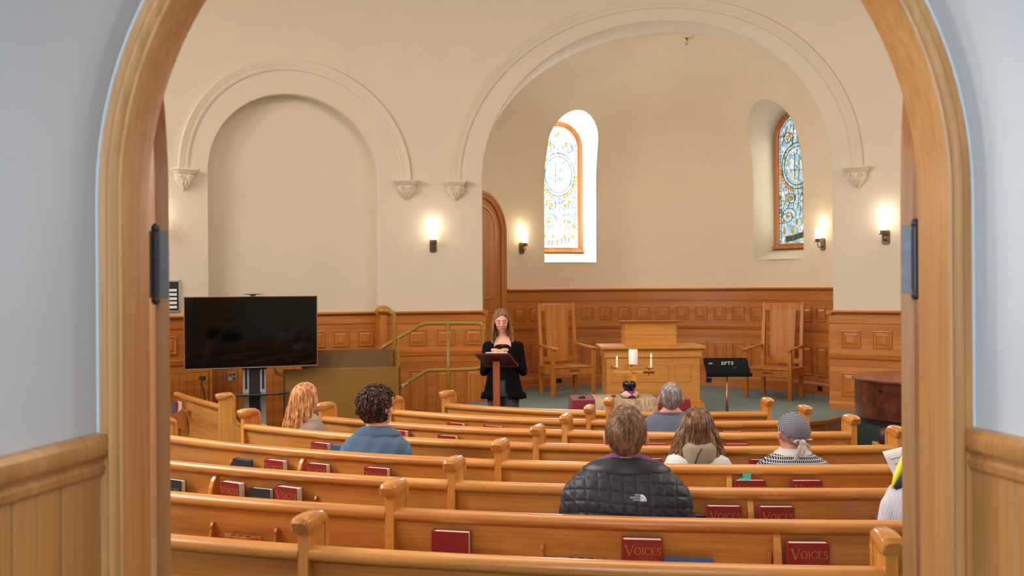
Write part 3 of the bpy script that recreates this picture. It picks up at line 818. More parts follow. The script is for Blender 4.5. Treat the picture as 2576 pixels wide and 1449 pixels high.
def glyph(ch):
    """list of (points, halfwidth), advance"""
    sf = lambda x, z, w=.11: ([(x - w, z), (x + w, z)], .018)
    if ch == 'V': return [([(.08, 1), (.42, 0)], K), ([(.78, 1), (.42, 0)], T_), sf(.08, .985, .13), sf(.78, .985, .1)], .84
    if ch == 'O':
        p = arcp(.45, .5, .38, .48, 0, 360, 28); return [(p, [T_ + (K - T_) * abs(cos(RD(360 * k / 28))) for k in range(29)])], .92
    if ch == 'I': return [([(.15, 0), (.15, 1)], K), sf(.15, .985), sf(.15, .015)], .32
    if ch == 'C':
        p = arcp(.45, .5, .38, .48, 42, 318, 24); return [(p, [T_ + (K - T_) * abs(cos(RD(42 + 276 * k / 24))) for k in range(25)]), ([(.74, .70), (.75, .98)], .02), ([(.74, .28), (.76, .1)], .02)], .84
    if ch == 'E': return [([(.14, 0), (.14, 1)], K), ([(.08, .98), (.56, .98)], .022), ([(.14, .52), (.46, .52)], .02), ([(.08, .02), (.6, .02)], .022), ([(.56, .98), (.57, .82)], .016), ([(.6, .02), (.63, .2)], .016)], .68
    if ch == 'S': return [(arcp(.3, .74, .2, .24, 30, 250, 12) + arcp(.3, .27, .23, .25, 80, -150, 12), K * .85), ([(.5, .78), (.5, .97)], .018), ([(.09, .22), (.08, .03)], .018)], .60
    if ch == 'U': return [([(.16, 1), (.16, .35)] + arcp(.42, .32, .26, .32, 180, 360, 12) + [(.68, 1)], .036), sf(.16, .985), sf(.68, .985)], .86
    if ch == 'N': return [([(.15, 0), (.15, 1)], T_), ([(.13, 1), (.7, 0)], K), ([(.7, 0), (.7, 1)], T_), sf(.15, .015), sf(.7, .985)], .86
    if ch == 'T': return [([(.35, 0), (.35, 1)], K), ([(.04, .98), (.66, .98)], .022), sf(.35, .015), ([(.04, .98), (.03, .82)], .016), ([(.66, .98), (.67, .82)], .016)], .70
    if ch == 'D': return [([(.15, 0), (.15, 1)], K), ([(.08, .98), (.35, .98)] + arcp(.35, .5, .42, .48, 88, -88, 16) + [(.35, .02), (.08, .02)], .036)], .86
    if ch == 'H': return [([(.15, 0), (.15, 1)], K), ([(.68, 0), (.68, 1)], K), ([(.15, .52), (.68, .52)], .022), sf(.15, .015), sf(.15, .985), sf(.68, .985), sf(.68, .015)], .84
    if ch == 'L': return [([(.14, 0), (.14, 1)], K), ([(.08, .02), (.58, .02)], .022), ([(.58, .02), (.6, .2)], .016), sf(.14, .985)], .64
    if ch == 'Y': return [([(.06, 1), (.38, .46)], K), ([(.7, 1), (.38, .46), (.38, 0)], [T_, T_, K]), sf(.06, .985, .1), sf(.7, .985, .09), sf(.38, .015)], .76
    if ch == 'B': return [([(.14, 0), (.14, 1)], K), ([(.1, .98), (.3, .98)] + arcp(.3, .75, .2, .23, 88, -88, 10) + [(.14, .52)], .034), ([(.14, .52), (.32, .52)] + arcp(.32, .27, .24, .25, 88, -88, 10) + [(.1, .02)], .034)], .66
    return [], .4
def text_mesh(m, s, x0, z0, h, y0, y1, big_first=1.0, sx=1.0, gap=.06):
    x = x0; first = True
    for ch in s:
        if ch == ' ': x += .35 * h * sx; continue
        hh = h * (big_first if first else 1); zz = z0 - (hh - h) if first and big_first > 1 else z0
        zz = z0 + (h - hh) * .35 if first and big_first > 1 else z0
        st, adv = glyph(ch)
        for pts, w in st:
            poly_stroke(m, pts, w, lambda a, b, t, x=x, zz=zz, hh=hh: (x + a * hh * sx, y0 if t == 0 else y1, zz + b * hh))
        x += (adv + gap) * hh * sx; first = False
    return x
def text_width(s, h, big_first=1.0, sx=1.0, gap=.06):
    m = MB(); return text_mesh(m, s, 0, 0, h, 0, 1, big_first, sx, gap)

# ================================================================== books
def book_parts(root, w, h, t, cover, kind, pages=PAGES):
    # origin: bottom centre; front cover faces -y; spine on the left (-x)
    c = MB(); k = .0028
    c.bbox(-w / 2, w / 2, -t / 2, -t / 2 + k, 0, h, .001); c.bbox(-w / 2, w / 2, t / 2 - k, t / 2, 0, h, .001)
    pr = [(-w / 2 - .003, -t / 2 + .006), (-w / 2 - .0035, 0), (-w / 2 - .003, t / 2 - .006), (-w / 2, t / 2 - .0005), (-w / 2 + .004, t / 2 - .0005), (-w / 2 + .004, -t / 2 + .0005), (-w / 2, -t / 2 + .0005)]
    c.prism(pr, 0, h, 'z')
    cv = c.build('cover', cover, root)
    p = MB(); p.bbox(-w / 2 + .004, w / 2 - .004, -t / 2 + k, t / 2 - k, .004, h - .004, .0015); p.build('page_block', pages, root)
    y0, y1 = -t / 2 - .0006, -t / 2 + .0002
    if kind == 'voices':
        m = MB(); W = text_width('VOICES', .030, 1.42, .98); text_mesh(m, 'VOICES', -W / 2 + .004, h * .735, .030, y0, y1, 1.42, .98)
        m.build('title', GOLD, cv)
        m = MB(); W = text_width('UNITED', .0165, 1, .95); text_mesh(m, 'UNITED', w / 2 - .018 - W, h * .735 - .024, .0165, y0, y1, 1, .95)
        m.build('subtitle', plain('dull red stamping', lin(172, 92, 60), .5) if 'DULLG' not in globals() else DULLG, cv)
    if kind == 'bible':
        m = MB(); W = text_width('HOLY BIBLE', .0165, 1, .95); text_mesh(m, 'HOLY BIBLE', -W / 2, h * .70, .0165, y0, y1, 1, .95)
        m.build('title', SILV, cv)
    return root
DULLG = plain('dull red stamping', lin(176, 96, 60), .5)
_proto = {}
def book(kind, loc, rz, tilt, label, group, lean=0):
    key = kind
    if key in _proto:
        return dup(_proto[key], loc, None, label, group, rot=(tilt, lean, rz))
    nm = {'voices': 'hymnal', 'plain': 'hymnal', 'bible': 'bible', 'blue': 'paperback_book', 'bluelie': 'paperback_book', 'navy': 'hymnal', 'darkthin': 'thin_book'}[kind]
    r = thing(nm, label, 'book', loc, 0, group, rot=(tilt, lean, rz))
    if kind == 'voices': book_parts(r, .160, .232, .049, REDBK, 'voices')
    elif kind == 'plain': book_parts(r, .160, .232, .049, REDBK, None)
    elif kind == 'bible': book_parts(r, .142, .212, .036, NAVYBK, 'bible')
    elif kind == 'navy': book_parts(r, .15, .215, .04, NAVYBK, None, plain('blue grey page edges', lin(70, 92, 112), .7))
    elif kind == 'darkthin': book_parts(r, .14, .2, .03, BLACKP, None)
    elif kind == 'blue': book_parts(r, .20, .155, .014, BLUEBK, None, plain('bluish pages', lin(150, 190, 226), .6))
    _proto[key] = r
    return r
GRED = 'red hymnals in the pew racks'
def pbook(row, xp, kind, label, n=-.036, dz=.534, tilt=0, lean=0, group=None, extra=0):
    root, R = PEWS[row]
    a = aray(R, xp, n - .02)
    p = ppos(R, a, n - .016, dz)
    return book(kind, tuple(p), -a + extra, -RD(tilt), label, group, lean)
V = 'voices'
pbook('G', 1134, 'plain', 'maroon hymnal without a title showing, back cover turned outward, behind the seventh pew', group=GRED, extra=.03)
pbook('G', 1614, V, 'red hymnal titled in gold, just left of the blue paperback behind the seventh pew', group=GRED, extra=.05)
pbook('G', 2030, V, 'red hymnal titled in gold, right of the wooden brace behind the seventh pew', group=GRED, extra=.03)
pbook('G', 1730, 'blue', 'blue paperback lying low in the rack beside the large red hymnal', dz=.534, tilt=14, group=None, extra=.02)
pbook('F', 1820, V, 'red hymnal directly right of the quilted jacket wearer, left of the brace', group=GRED, extra=.04)
pbook('F', 1952, V, 'red hymnal right of the brace behind the sixth pew, below the sticky-noted one', group=GRED, extra=.06)
pbook('F', 583, V, 'red hymnal left of the black bible behind the sixth pew', group=GRED, extra=-.10)
pbook('F', 657, 'bible', 'black bible between two red hymnals behind the sixth pew')
pbook('F', 725, V, 'red hymnal right of the black bible behind the sixth pew', group=GRED, extra=-.10)
pbook('F', 440, 'bible', 'black bible partly hidden by the open door at the far left')
pbook('F', 1738, 'darkthin', 'thin black book peeping out beside the quilted jacket sleeve', dz=.52)
pbook('E', 1887, V, 'red hymnal marked with turquoise sticky notes behind the fifth pew', group=GRED, extra=.04)
pbook('E', 2029, V, 'red hymnal right of the low blue booklet behind the fifth pew', group=GRED, extra=.03)
pbook('E', 1956, 'blue', 'low blue booklet between two red hymnals behind the fifth pew', dz=.545, tilt=14, extra=-.05)
pbook('E', 610, 'navy', 'dark blue hymnal at the left end of the rack behind the fifth pew')
pbook('E', 694, V, 'red hymnal between the dark blue book and the brace behind the fifth pew', group=GRED)
pbook('E', 800, V, 'red hymnal just right of the left brace behind the fifth pew', group=GRED)
pbook('E', 949, V, 'red hymnal below the blue shirt wearer behind the fifth pew', group=GRED)
pbook('D', 808, V, 'red hymnal left of the man in the blue shirt', group=GRED)
pbook('D', 860, 'blue', 'low blue booklet against the back of the man in blue shirt', dz=.60)
pbook('D', 1634, V, 'red hymnal between the quilted jacket man and the long-haired woman', group=GRED)
pbook('D', 1920, V, 'red hymnal half hidden behind the headscarf wearer', group=GRED)
pbook('C', 1004, V, 'red hymnal right of the curly-haired man', group=GRED, dz=.555)
pbook('C', 1127, V, 'red hymnal behind the third pew on the left half, right of another', group=GRED, dz=.54)
pbook('C', 1648, V, 'red hymnal showing beside the right ear of quilted jacket man', group=GRED, dz=.535)
pbook('C', 1854, V, 'red hymnal between the long-haired woman and the headscarf wearer', group=GRED, dz=.535)
pbook('B', 1148, V, 'far red hymnal behind the second pew, left one of two', group=GRED, dz=.54)
pbook('B', 1240, V, 'far red hymnal behind the second pew, right one of two', group=GRED, dz=.535)
pbook('B', 1843, V, 'far red hymnal with only its top showing behind the long-haired woman', group=GRED, dz=.535)
# sticky notes
p_ = PEWS['E']; a_ = aray(p_[1], 1880, -.05); q_ = ppos(p_[1], a_, -.03, .772)
m = MB(); m.box(-.022, .022, 0, .0008, -.01, .026); m.box(-.045, .012, -.018, -.0172, -.012, .002)
tag(m.build('sticky_note', plain('turquoise paper', lin(84, 192, 190), .7), origin=(0, 0, 0)), 'turquoise sticky notes sticking out of a red hymnal', 'note')
o = COL.objects['sticky_note'] if 'sticky_note' in COL.objects else None
o.location = q_; o.rotation_euler = (0, 0, -a_)
# loose white sheet beside headscarf wearer
p_ = PEWS['D']; a_ = aray(p_[1], 1952, -.05); q_ = ppos(p_[1], a_, -.03, .60)
m = MB(); m.box(-.05, .05, 0, .001, 0, .17); o = tag(m.build('paper_sheet', WHITEP), 'small white slip tucked beside the half hidden hymnal', 'paper'); o.location = q_; o.rotation_euler = (-.1, 0, -a_)

# side block pew extras
def side_extras():
    root, R = PEWS['S']
    a = aray(R, 458); 
    def L(t, n, z): 
        p = ppos(R, a, n, z); return p + Vector((cos(a), -sin(a), 0)) * t
    m = MB()
    for t in (0,):
        P = [(.02, .74), (-.01, .755), (-.02, .73), (-.03, .69), (-.06, .665), (-.095, .66), (-.10, .62), (-.08, .50), (.03, .44)]
        A = [L(-.009, n, z) for n, z in P]; B = [L(.009, n, z) for n, z in P]; n = len(A)
        m.add(A + B, [tuple(range(n)), tuple(range(2 * n - 1, n - 1, -1))] + [(i, i + n, (i + 1) % n + n, (i + 1) % n) for i in range(n)])
    m.build('rack_bracket', RACKW, parent=root, origin=root.location)
    m = MB()
    sweep_arc(m, R, a, a + .16, [(-.085, .52), (-.078, .52), (-.088, .63), (-.095, .63)]); sweep_arc(m, R, a, a + .16, [(.04, .50), (.04, .51), (-.085, .525), (-.085, .515)])
    m.build('book_rack', RACKW, parent=root, origin=root.location)
    c = L(.13, -.01, .685); tg = Vector((cos(a), -sin(a), 0)); fr = Vector((sin(a), cos(a), 0))
    m = MB()
    out = [(-.07, 0.03), (-.07, -.01), (-.05, -.03), (.05, -.03), (.07, -.01), (.07, .03)]
    for z in (0,):
        A = [c + tg * x + fr * y + Vector((0, 0, -.008)) for x, y in out]; B = [c + tg * x + fr * y + Vector((0, 0, .008)) for x, y in out]; n = len(A)
        m.add(A + B, [tuple(range(n)), tuple(range(2 * n - 1, n - 1, -1))] + [(i, i + n, (i + 1) % n + n, (i + 1) % n) for i in range(n)])
    m.build('cup_holder', RACKW, parent=root, origin=root.location)
    book('plain', tuple(L(-.075, -.052, .53)), -a - .1, -RD(4), 'red hymnal in the rack of the side block pew', GRED)
    book('blue', tuple(L(-.24, -.052, .58)), -a, -RD(8), 'pale blue booklet in the side block pew rack beside the door edge', None)
side_extras()

# ================================================================== television on stand
tl = pt(462, 750, 11.0); tr = pt(798, 741, 11.55)
tvd = (Vector((tr.x, tr.y, 0)) - Vector((tl.x, tl.y, 0))); tw = tvd.length; trz = atan2(tvd.y, tvd.x)
tc = (tl + tr) / 2; th = .812
zt = (tl.z + tr.z) / 2
tvr = thing('television', 'large flat black television with thin champagne frame, switched off', 'television', (tc.x, tc.y, zt - th), trz)
m = MB(); m.bbox(-tw / 2 + .008, tw / 2 - .008, -.004, .0, .012, th - .008, .001); m.build('screen', plain('black glass screen', lin(5, 5, 6), .05, spec=.3), tvr)
m = MB()
for a in ((-tw / 2, tw / 2, 0, .014), (-tw / 2, tw / 2, th - .009, th)): m.bbox(a[0], a[1], -.008, .03, a[2], a[3], .002)
for a in ((-tw / 2, -tw / 2 + .009), (tw / 2 - .009, tw / 2)): m.bbox(a[0], a[1], -.008, .03, 0, th, .002)
m.build('bezel', plain('champagne metal', lin(150, 132, 108), .35, .6), tvr)
m = MB(); m.bbox(-tw / 2 + .01, tw / 2 - .01, 0, .025, .01, th - .01); m.bbox(-tw * .3, tw * .3, .02, .06, .06, th * .6, .01); m.build('back_cover', BLACKP, tvr)
m = MB(); m.bbox(-.03, .03, -.009, -.0075, .004, .01, .0005); m.build('badge', SILV, tvr)
zf = floor_z(11)
st = thing('television_stand', 'wheeled grey television stand with black shelf under the television', 'stand', (tc.x, tc.y + .09, zf), trz)
H = zt - zf
m = MB()
for x in (-.095, .095): m.bbox(x - .035, x + .035, 0, .06, .12, H - .25, .006)
m.build('column', plain('silver painted steel', lin(176, 180, 188), .35, .5), st)
m = MB(); m.bbox(-.06, .06, .01, .05, .12, H - .28, .004); m.build('spine', plain('dark steel', lin(52, 52, 56), .4, .5), st)
m = MB()
for x in (-.095, .095): m.bbox(x - .012, x + .012, -.004, .0, H - 1.06, H - .76, .002)
m.bbox(-.14, .14, -.03, .07, H - .83, H - .795, .006); m.build('clamp', BLACKP, st)
m = MB()
n = 24; rr = [(.34 * cos(2 * pi * k / n), -.10 + .17 * sin(2 * pi * k / n)) for k in range(n)]
m.prism(rr, 1.02 - .86 + .26, 1.02 - .86 + .275, 'z'); 
SHZ = pt(640, 990, 11.2).z - zf
m = MB(); m.prism([(.36 * max(-1, min(1, 1.25 * cos(2 * pi * k / n))), -.08 + .18 * max(-1, min(1, 1.15 * sin(2 * pi * k / n)))) for k in range(n)], SHZ - .02, SHZ, 'z'); m.build('shelf', plain('smoked black shelf', lin(26, 28, 32), .2, coat=.5), st, bevel=.003)
m = MB(); m.bbox(-.38, -.32, -.35, .35, .03, .09, .01); m.bbox(.32, .38, -.35, .35, .03, .09, .01); m.bbox(-.35, .35, -.02, .08, .05, .13, .01)
m.build('base', BLACKP, st)
m = MB()
for x in (-.35, .35):
    for y in (-.32, .32): m.cyl((x - .015, y, .025), (x + .015, y, .025), .025, n=14)
m.build('caster', BLACKP, st, smooth=True)
# camera shelf on top
cp = pt(636, 742, 11.25)
cr_ = thing('webcam_bracket', 'thin black camera shelf clipped on top of the television', 'bracket', (cp.x, cp.y + .0, zt + .002), trz)
m = MB(); m.prism([(-.105, .022), (-.10, .026), (.11, .024), (.115, .021), (.03, .014), (.02, 0), (-.02, 0), (-.025, .014)], -.03, .04, 'y'); m.build('plate', BLACKP, cr_)
# television power plug and cable
w_ = Vector(Wf(ws(506, -.18), 0, -.15))
pl = pt(509, 946, 11.6)
o = thing('power_adapter', 'black power plug with hanging cable below the television', 'plug', tuple(pl))
m = MB(); m.bbox(-.035, .035, -.02, .02, -.045, .0, .008); m.build('plug', BLACKP, o)
m = MB(); m.tube([(0, 0, -.04), (-.012, 0, -.1), (.02, .0, -.18), (.03, 0, -.3), (.025, 0, -.6), (.03, 0, -.78)], .009, 8); m.build('cable', BLACKP, o, smooth=True)
# dangling thin cable by stand
m = MB(); a = pt(655, 985, 11.15); m.tube([a, a + Vector((.004, 0, -.3)), a + Vector((-.01, 0, -.7)), a + Vector((0, 0, -.95))], .006, 6)
tag(m.build('stand_cable', BLACKP, smooth=True), 'thin black cable hanging from the stand shelf', 'cable')
# outlet box with red socket
S0 = ws(578, -.215); q_ = Wf(S0, pt(578, 948, 12.4).z, -.17)
o = thing('wall_outlet', 'grey wall outlet plate with a red socket below the television', 'outlet', q_, -S0 / WR)
m = MB(); m.bbox(-.058, .058, -.008, .0, -.062, .062, .003); m.build('plate', plain('grey steel plate', lin(170, 160, 150), .4, .4), o)
m = MB(); m.bbox(-.04, -.005, -.014, -.008, .0, .04, .003); m.build('red_socket', plain('red plastic', lin(196, 40, 36), .4), o)
m = MB(); m.bbox(.015, .04, -.012, -.008, .01, .035, .002); m.bbox(.015, .04, -.012, -.008, -.045, -.02, .002); m.build('socket', BLACKP, o)
m = MB(); m.bbox(-.04, -.008, -.012, -.008, -.05, -.015, .002); m.build('blank_cover', plain('light grey plastic', lin(190, 186, 178), .5), o)

# framed board on the left wall
S0 = ws(432); zc = pt(432, 745, 11.8).z
o = thing('framed_board', 'silver framed black board with white cards, behind the door edge', 'picture', Wf(S0, zc, .0), -S0 / WR)
m = MB(); W_, H_ = .095, .19
for a in ((-W_, W_, H_ - .02, H_), (-W_, W_, -H_, -H_ + .02)): m.bbox(a[0], a[1], -.03, 0, a[2], a[3], .002)
for a in ((-W_, -W_ + .02), (W_ - .02, W_)): m.bbox(a[0], a[1], -.03, 0, -H_, H_, .002)
m.build('frame', plain('silver frame', lin(176, 180, 188), .3, .7), o)
m = MB(); m.box(-W_ + .01, W_ - .01, -.02, -.005, -H_ + .01, H_ - .01); m.build('board', BLACKP, o)
m = MB()
for k in range(5): m.box(-.06, .052, -.024, -.02, .055 - k * .05, .085 - k * .05)
m.build('card', WHITEP, o)

# ================================================================== wheelchair lift and handrail
LY = 11.35
la, lb = pt(712, 930, 11.6), pt(1008, 926, 11.9)
ld = Vector((lb.x - la.x, lb.y - la.y, 0)); lw = ld.length; lrz = atan2(ld.y, ld.x)
lf = thing('wheelchair_lift', 'olive green wheelchair lift with folded brown flap and pole, beside the steps', 'lift', ((la.x + lb.x) / 2, (la.y + lb.y) / 2, floor_z(12)), lrz)
LH = la.z - floor_z(12)
m = MB(); m.bbox(-lw / 2, lw / 2, 0, .03, 0, LH, .006); m.bbox(-lw / 2, -lw / 2 + .03, .0, .34, .0, LH * .98, .006); m.bbox(lw / 2 - .03, lw / 2, .0, .2, .0, LH, .006)
m.build('side_panel', OLIVE, lf)
m = MB(); m.bbox(-lw / 2 + .03, lw / 2 - .03, .03, .3, .02, .1); m.build('platform_deck', OLIVE, lf)
m = MB()
f0, f1 = -lw / 2 + .22, lw / 2 - .075
m.loft([[(f0, .02, LH), (f1 - .07, .02, LH), (f1 - .07, .035, LH), (f0, .035, LH)], [(f0 - .06, .06, LH + .215), (f1, .06, LH + .215), (f1, .075, LH + .215), (f0 - .06, .075, LH + .215)]], True, True)
m.build('flap', OLIVED, lf)
m = MB(); m.tube([(f0, .015, LH - .004), (f1 - .06, .015, LH - .004)], .008, 8); m.build('hinge_rod', OLIVE2, lf, smooth=True)
# pole with hooked top
pz = pt(998, 777, 12.0).z - floor_z(12); px = lw / 2 - .055
m = MB(); pts = [(px, .12, .1), (px, .12, pz - .12)] + [(px - .13 + .13 * cos(t), .12 - .0, pz - .12 + .1 * sin(t)) for t in [pi / 2 * k / 6 for k in range(1, 7)]] + [(px - .2, .14, pz - .02)]
m.tube(pts, .024, 12); m.build('pole', OLIVE2, lf, smooth=True)
m = MB(); m.bbox(px + .01, px + .06, .1, .15, .1, pz - .45, .004); m.bbox(px + .035, px + .055, .09, .1, pz - .42, pz - .36, .002); m.build('pole_bracket', OLIVE2, lf)
m = MB(); m.tube([(-lw / 2 - .09, .05, LH + .02), (-lw / 2 - .07, .0, LH - .04), (-lw / 2 - .02, 0, LH - .06), (-lw / 2 + .02, .01, LH - .06)], .02, 10); m.build('grab_bar', OLIVE2, lf, smooth=True)
m = MB()
q0 = lw / 2 + .01
for zz in (LH - .22,):
    m.cyl((q0, .0, zz), (q0 + .06, .0, zz + .01), .014, n=10); m.lathe([(.02, 0), (.024, .01), (.02, .02)], 12, (q0 + .02, 0, zz - .03)); m.cyl((q0 + .03, 0, zz - .01), (q0 + .08, 0, zz + .03), .008)
m.build('latch', plain('worn chrome', lin(170, 160, 150), .3, .8), lf, smooth=True)
# handrail
YR = 12.55
def hp(x, y, dy=0): return pt(x, y, YR + dy)
m = MB()
loop = [hp(945, 885, -.35), hp(1000, 851, -.22), hp(1060, 817, -.05), hp(1068, 814), hp(1080, 813), hp(1140, 813), hp(1200, 813), hp(1209, 815), hp(1215, 822), hp(1217, 833), hp(1216, 870), hp(1216, 905), hp(1214, 917), hp(1207, 925), hp(1196, 928), hp(1140, 930), hp(1080, 931), hp(1068, 935), hp(1060, 940, -.03), hp(1012, 969, -.2), hp(960, 1001, -.4)]
# round the corners a little
m.tube(loop, .024, 12)
hr = thing('handrail', 'looped olive green tube handrail at the platform steps', 'handrail', tuple(hp(1127, 1000)))
hr.location.z = PLAT - .2
m.build('rail', OLIVE2, hr, smooth=True, origin=hr.location)
m = MB(); P0 = hp(1127, 812); m.tube([(P0.x, P0.y, PLAT - .2), (P0.x, P0.y, P0.z)], .022, 12); m.build('post', OLIVE2, hr, smooth=True, origin=hr.location)
m = MB()
for y in (822, 938): 
    q = hp(1127, y); m.bbox(q.x - .028, q.x + .028, q.y - .012, q.y + .012, q.z - .05, q.z + .02, .004)
m.build('clamp', OLIVE, hr, origin=hr.location)

# ================================================================== lectern
lp = pt(1249, 910, 10.2); zf = floor_z(10.2)
lc = thing('lectern', 'slim wooden lectern with slanted dark top, in front of standing woman', 'lectern', (lp.x, lp.y, zf), RD(-6))
m = MB(); m.bbox(-.034, .034, -.03, .03, .03, 1.20, .004); m.build('post', CHERRY, lc)
zt_ = pt(1240, 888, 10.07).z - zf; zb_ = pt(1258, 921, 10.4).z - zf
m = MB()
m.loft([[(-.21, -.13, zt_), (.145, -.13, zt_), (.145, -.13, zt_ - .018), (-.21, -.13, zt_ - .018)], [(-.14, .2, zb_ + .012), (.205, .2, zb_ + .012), (.205, .2, zb_ - .006), (-.14, .2, zb_ - .006)]], True, True)
m.build('desk_top', WALNUT, lc, bevel=.003)
m = MB(); m.box(-.14, .205, .195, .21, zb_ - .008, zb_ + .03); m.build('book_stop', WALNUT, lc)
m = MB(); m.bbox(-.25, .25, -.2, .2, 0, .035, .01); m.build('foot', WALNUT, lc)
m = MB(); m.add([(-.1, -.09, zt_ - .003), (.12, -.09, zt_ - .003), (.17, .15, zb_ + .045), (-.08, .15, zb_ + .045), (-.1, -.09, zt_ + .006), (.12, -.09, zt_ + .006), (.17, .15, zb_ + .054), (-.08, .15, zb_ + .054)], [(0, 1, 2, 3), (4, 5, 6, 7), (0, 1, 5, 4), (1, 2, 6, 5), (2, 3, 7, 6), (3, 0, 4, 7)])
tp = m.build('script_pages', WHITEP); tp.location = lc.location; tp.rotation_euler = lc.rotation_euler; tag(tp, 'white pages lying on the slanted lectern top', 'paper')

# ================================================================== clergy chairs
def clergy(name, label, loc, rz):
    r = thing(name, label, 'chair', loc, rz)
    # front faces -y; width .62, depth .55
    W, D, H_ = .30, .27, 1.33
    for sx in (-1, 1):
        m = MB()
        x = sx * (W - .02)
        m.loft([[(x - .026, D - .05, 0), (x + .026, D - .05, 0), (x + .026, D, 0), (x - .026, D, 0)], [(x - .026, D - .05, .5), (x + .026, D - .05, .5), (x + .026, D, .5), (x - .026, D, .5)],
                [(x - .024, D + .02, H_ - .055), (x + .024, D + .02, H_ - .055), (x + .024, D + .06, H_ - .055), (x - .024, D + .06, H_ - .055)], [(x - .003, D + .038, H_), (x + .003, D + .038, H_), (x + .003, D + .044, H_), (x - .003, D + .044, H_)]], True, True)
        m.build('rear_post', CHAIRW, r, bevel=.003)
        m = MB(); x = sx * (W + .02); m.bbox(x - .028, x + .028, -D, -D + .055, 0, .66, .004); m.build('leg', CHAIRW, r)
        m = MB(); x = sx * (W + .01)
        m.loft([[(x - .045, -D - .04, .66), (x + .045, -D - .04, .66), (x + .045, -D - .04, .685), (x - .045, -D - .04, .685)], [(x - .045, -D + .12, .668), (x + .045, -D + .12, .668), (x + .045, -D + .12, .695), (x - .045, -D + .12, .695)],
                [(x - .03, D + .0, .70), (x + .03, D + .0, .70), (x + .03, D + .0, .728), (x - .03, D + .0, .728)]], True, True)
        m.build('armrest', wood('arm oak', lin(160, 84, 34), lin(184, 104, 46), lin(200, 126, 60), 'y', rough=.3) if False else CHAIRW, r, bevel=.004)
    m = MB(); m.bbox(-W - .02, W + .02, -D - .005, D, .395, .42, .005); m.build('seat', CHAIRW, r)
    m = MB(); m.bbox(-W, W, -D + .01, -D + .035, .30, .395, .003); m.bbox(-W, W, D - .04, D - .015, .30, .395, .003)
    for sx in (-1, 1): m.bbox(sx * (W + .01) - .012, sx * (W + .01) + .012, -D + .02, D - .02, .30, .395, .003)
    m.build('seat_frame', CHAIRW, r)
    m = MB(); zt, zb = H_ - .03, H_ - .13
    m.prism([(-W + .03, zb), (W - .03, zb), (W - .03, zt - .03), (W - .07, zt), (-W + .07, zt), (-W + .03, zt - .03)], D + .022, D + .045, 'y'); m.build('crest_rail', CHAIRW, r, bevel=.003)
    m = MB(); m.prism([(-W + .03, .46), (W - .03, .46), (W - .03, .53), (-W + .03, .53)], D - .02, D + .003, 'y'); m.build('lower_rail', CHAIRW, r, bevel=.003)
    m = MB()
    def sp(z): return D - .02 + (z - .5) / (1.2 - .5) * .042
    m.loft([[(x0, sp(z), z), (x1, sp(z), z), (x1, sp(z) + .014, z), (x0, sp(z) + .014, z)] for z, x0, x1 in ((.52, -.17, .17), (.9, -.185, .185), (1.22, -.195, .195))], True, True)
    for sx in (-1, 1): m.loft([[(x0, sp(z) - .006, z), (x0 + .02, sp(z) - .006, z), (x0 + .02, sp(z), z), (x0, sp(z), z)] for z, x0 in ((.52, sx * .155 - .01), (.9, sx * .17 - .01), (1.22, sx * .18 - .01))], True, True)
    m.build('splat', CHAIRW, r)
    m = MB(); m.bbox(-.07, .07, -D + .003, -D + .010, .345, .37, .002); m.build('plaque', BRASS, r)
    return r
c1 = pt(1418, 985, 14.2); c2 = pt(1955, 990, 13.75)
clergy('clergy_chair', 'tall-backed oak armchair between the standing woman and the pulpit', (pt(1424, 980, 14.35).x, 14.4, PLAT), RD(24))
clergy('clergy_chair', 'tall-backed oak armchair behind the music stand, right of the pulpit', (pt(1952, 985, 13.75).x, 13.8, PLAT), RD(-38))

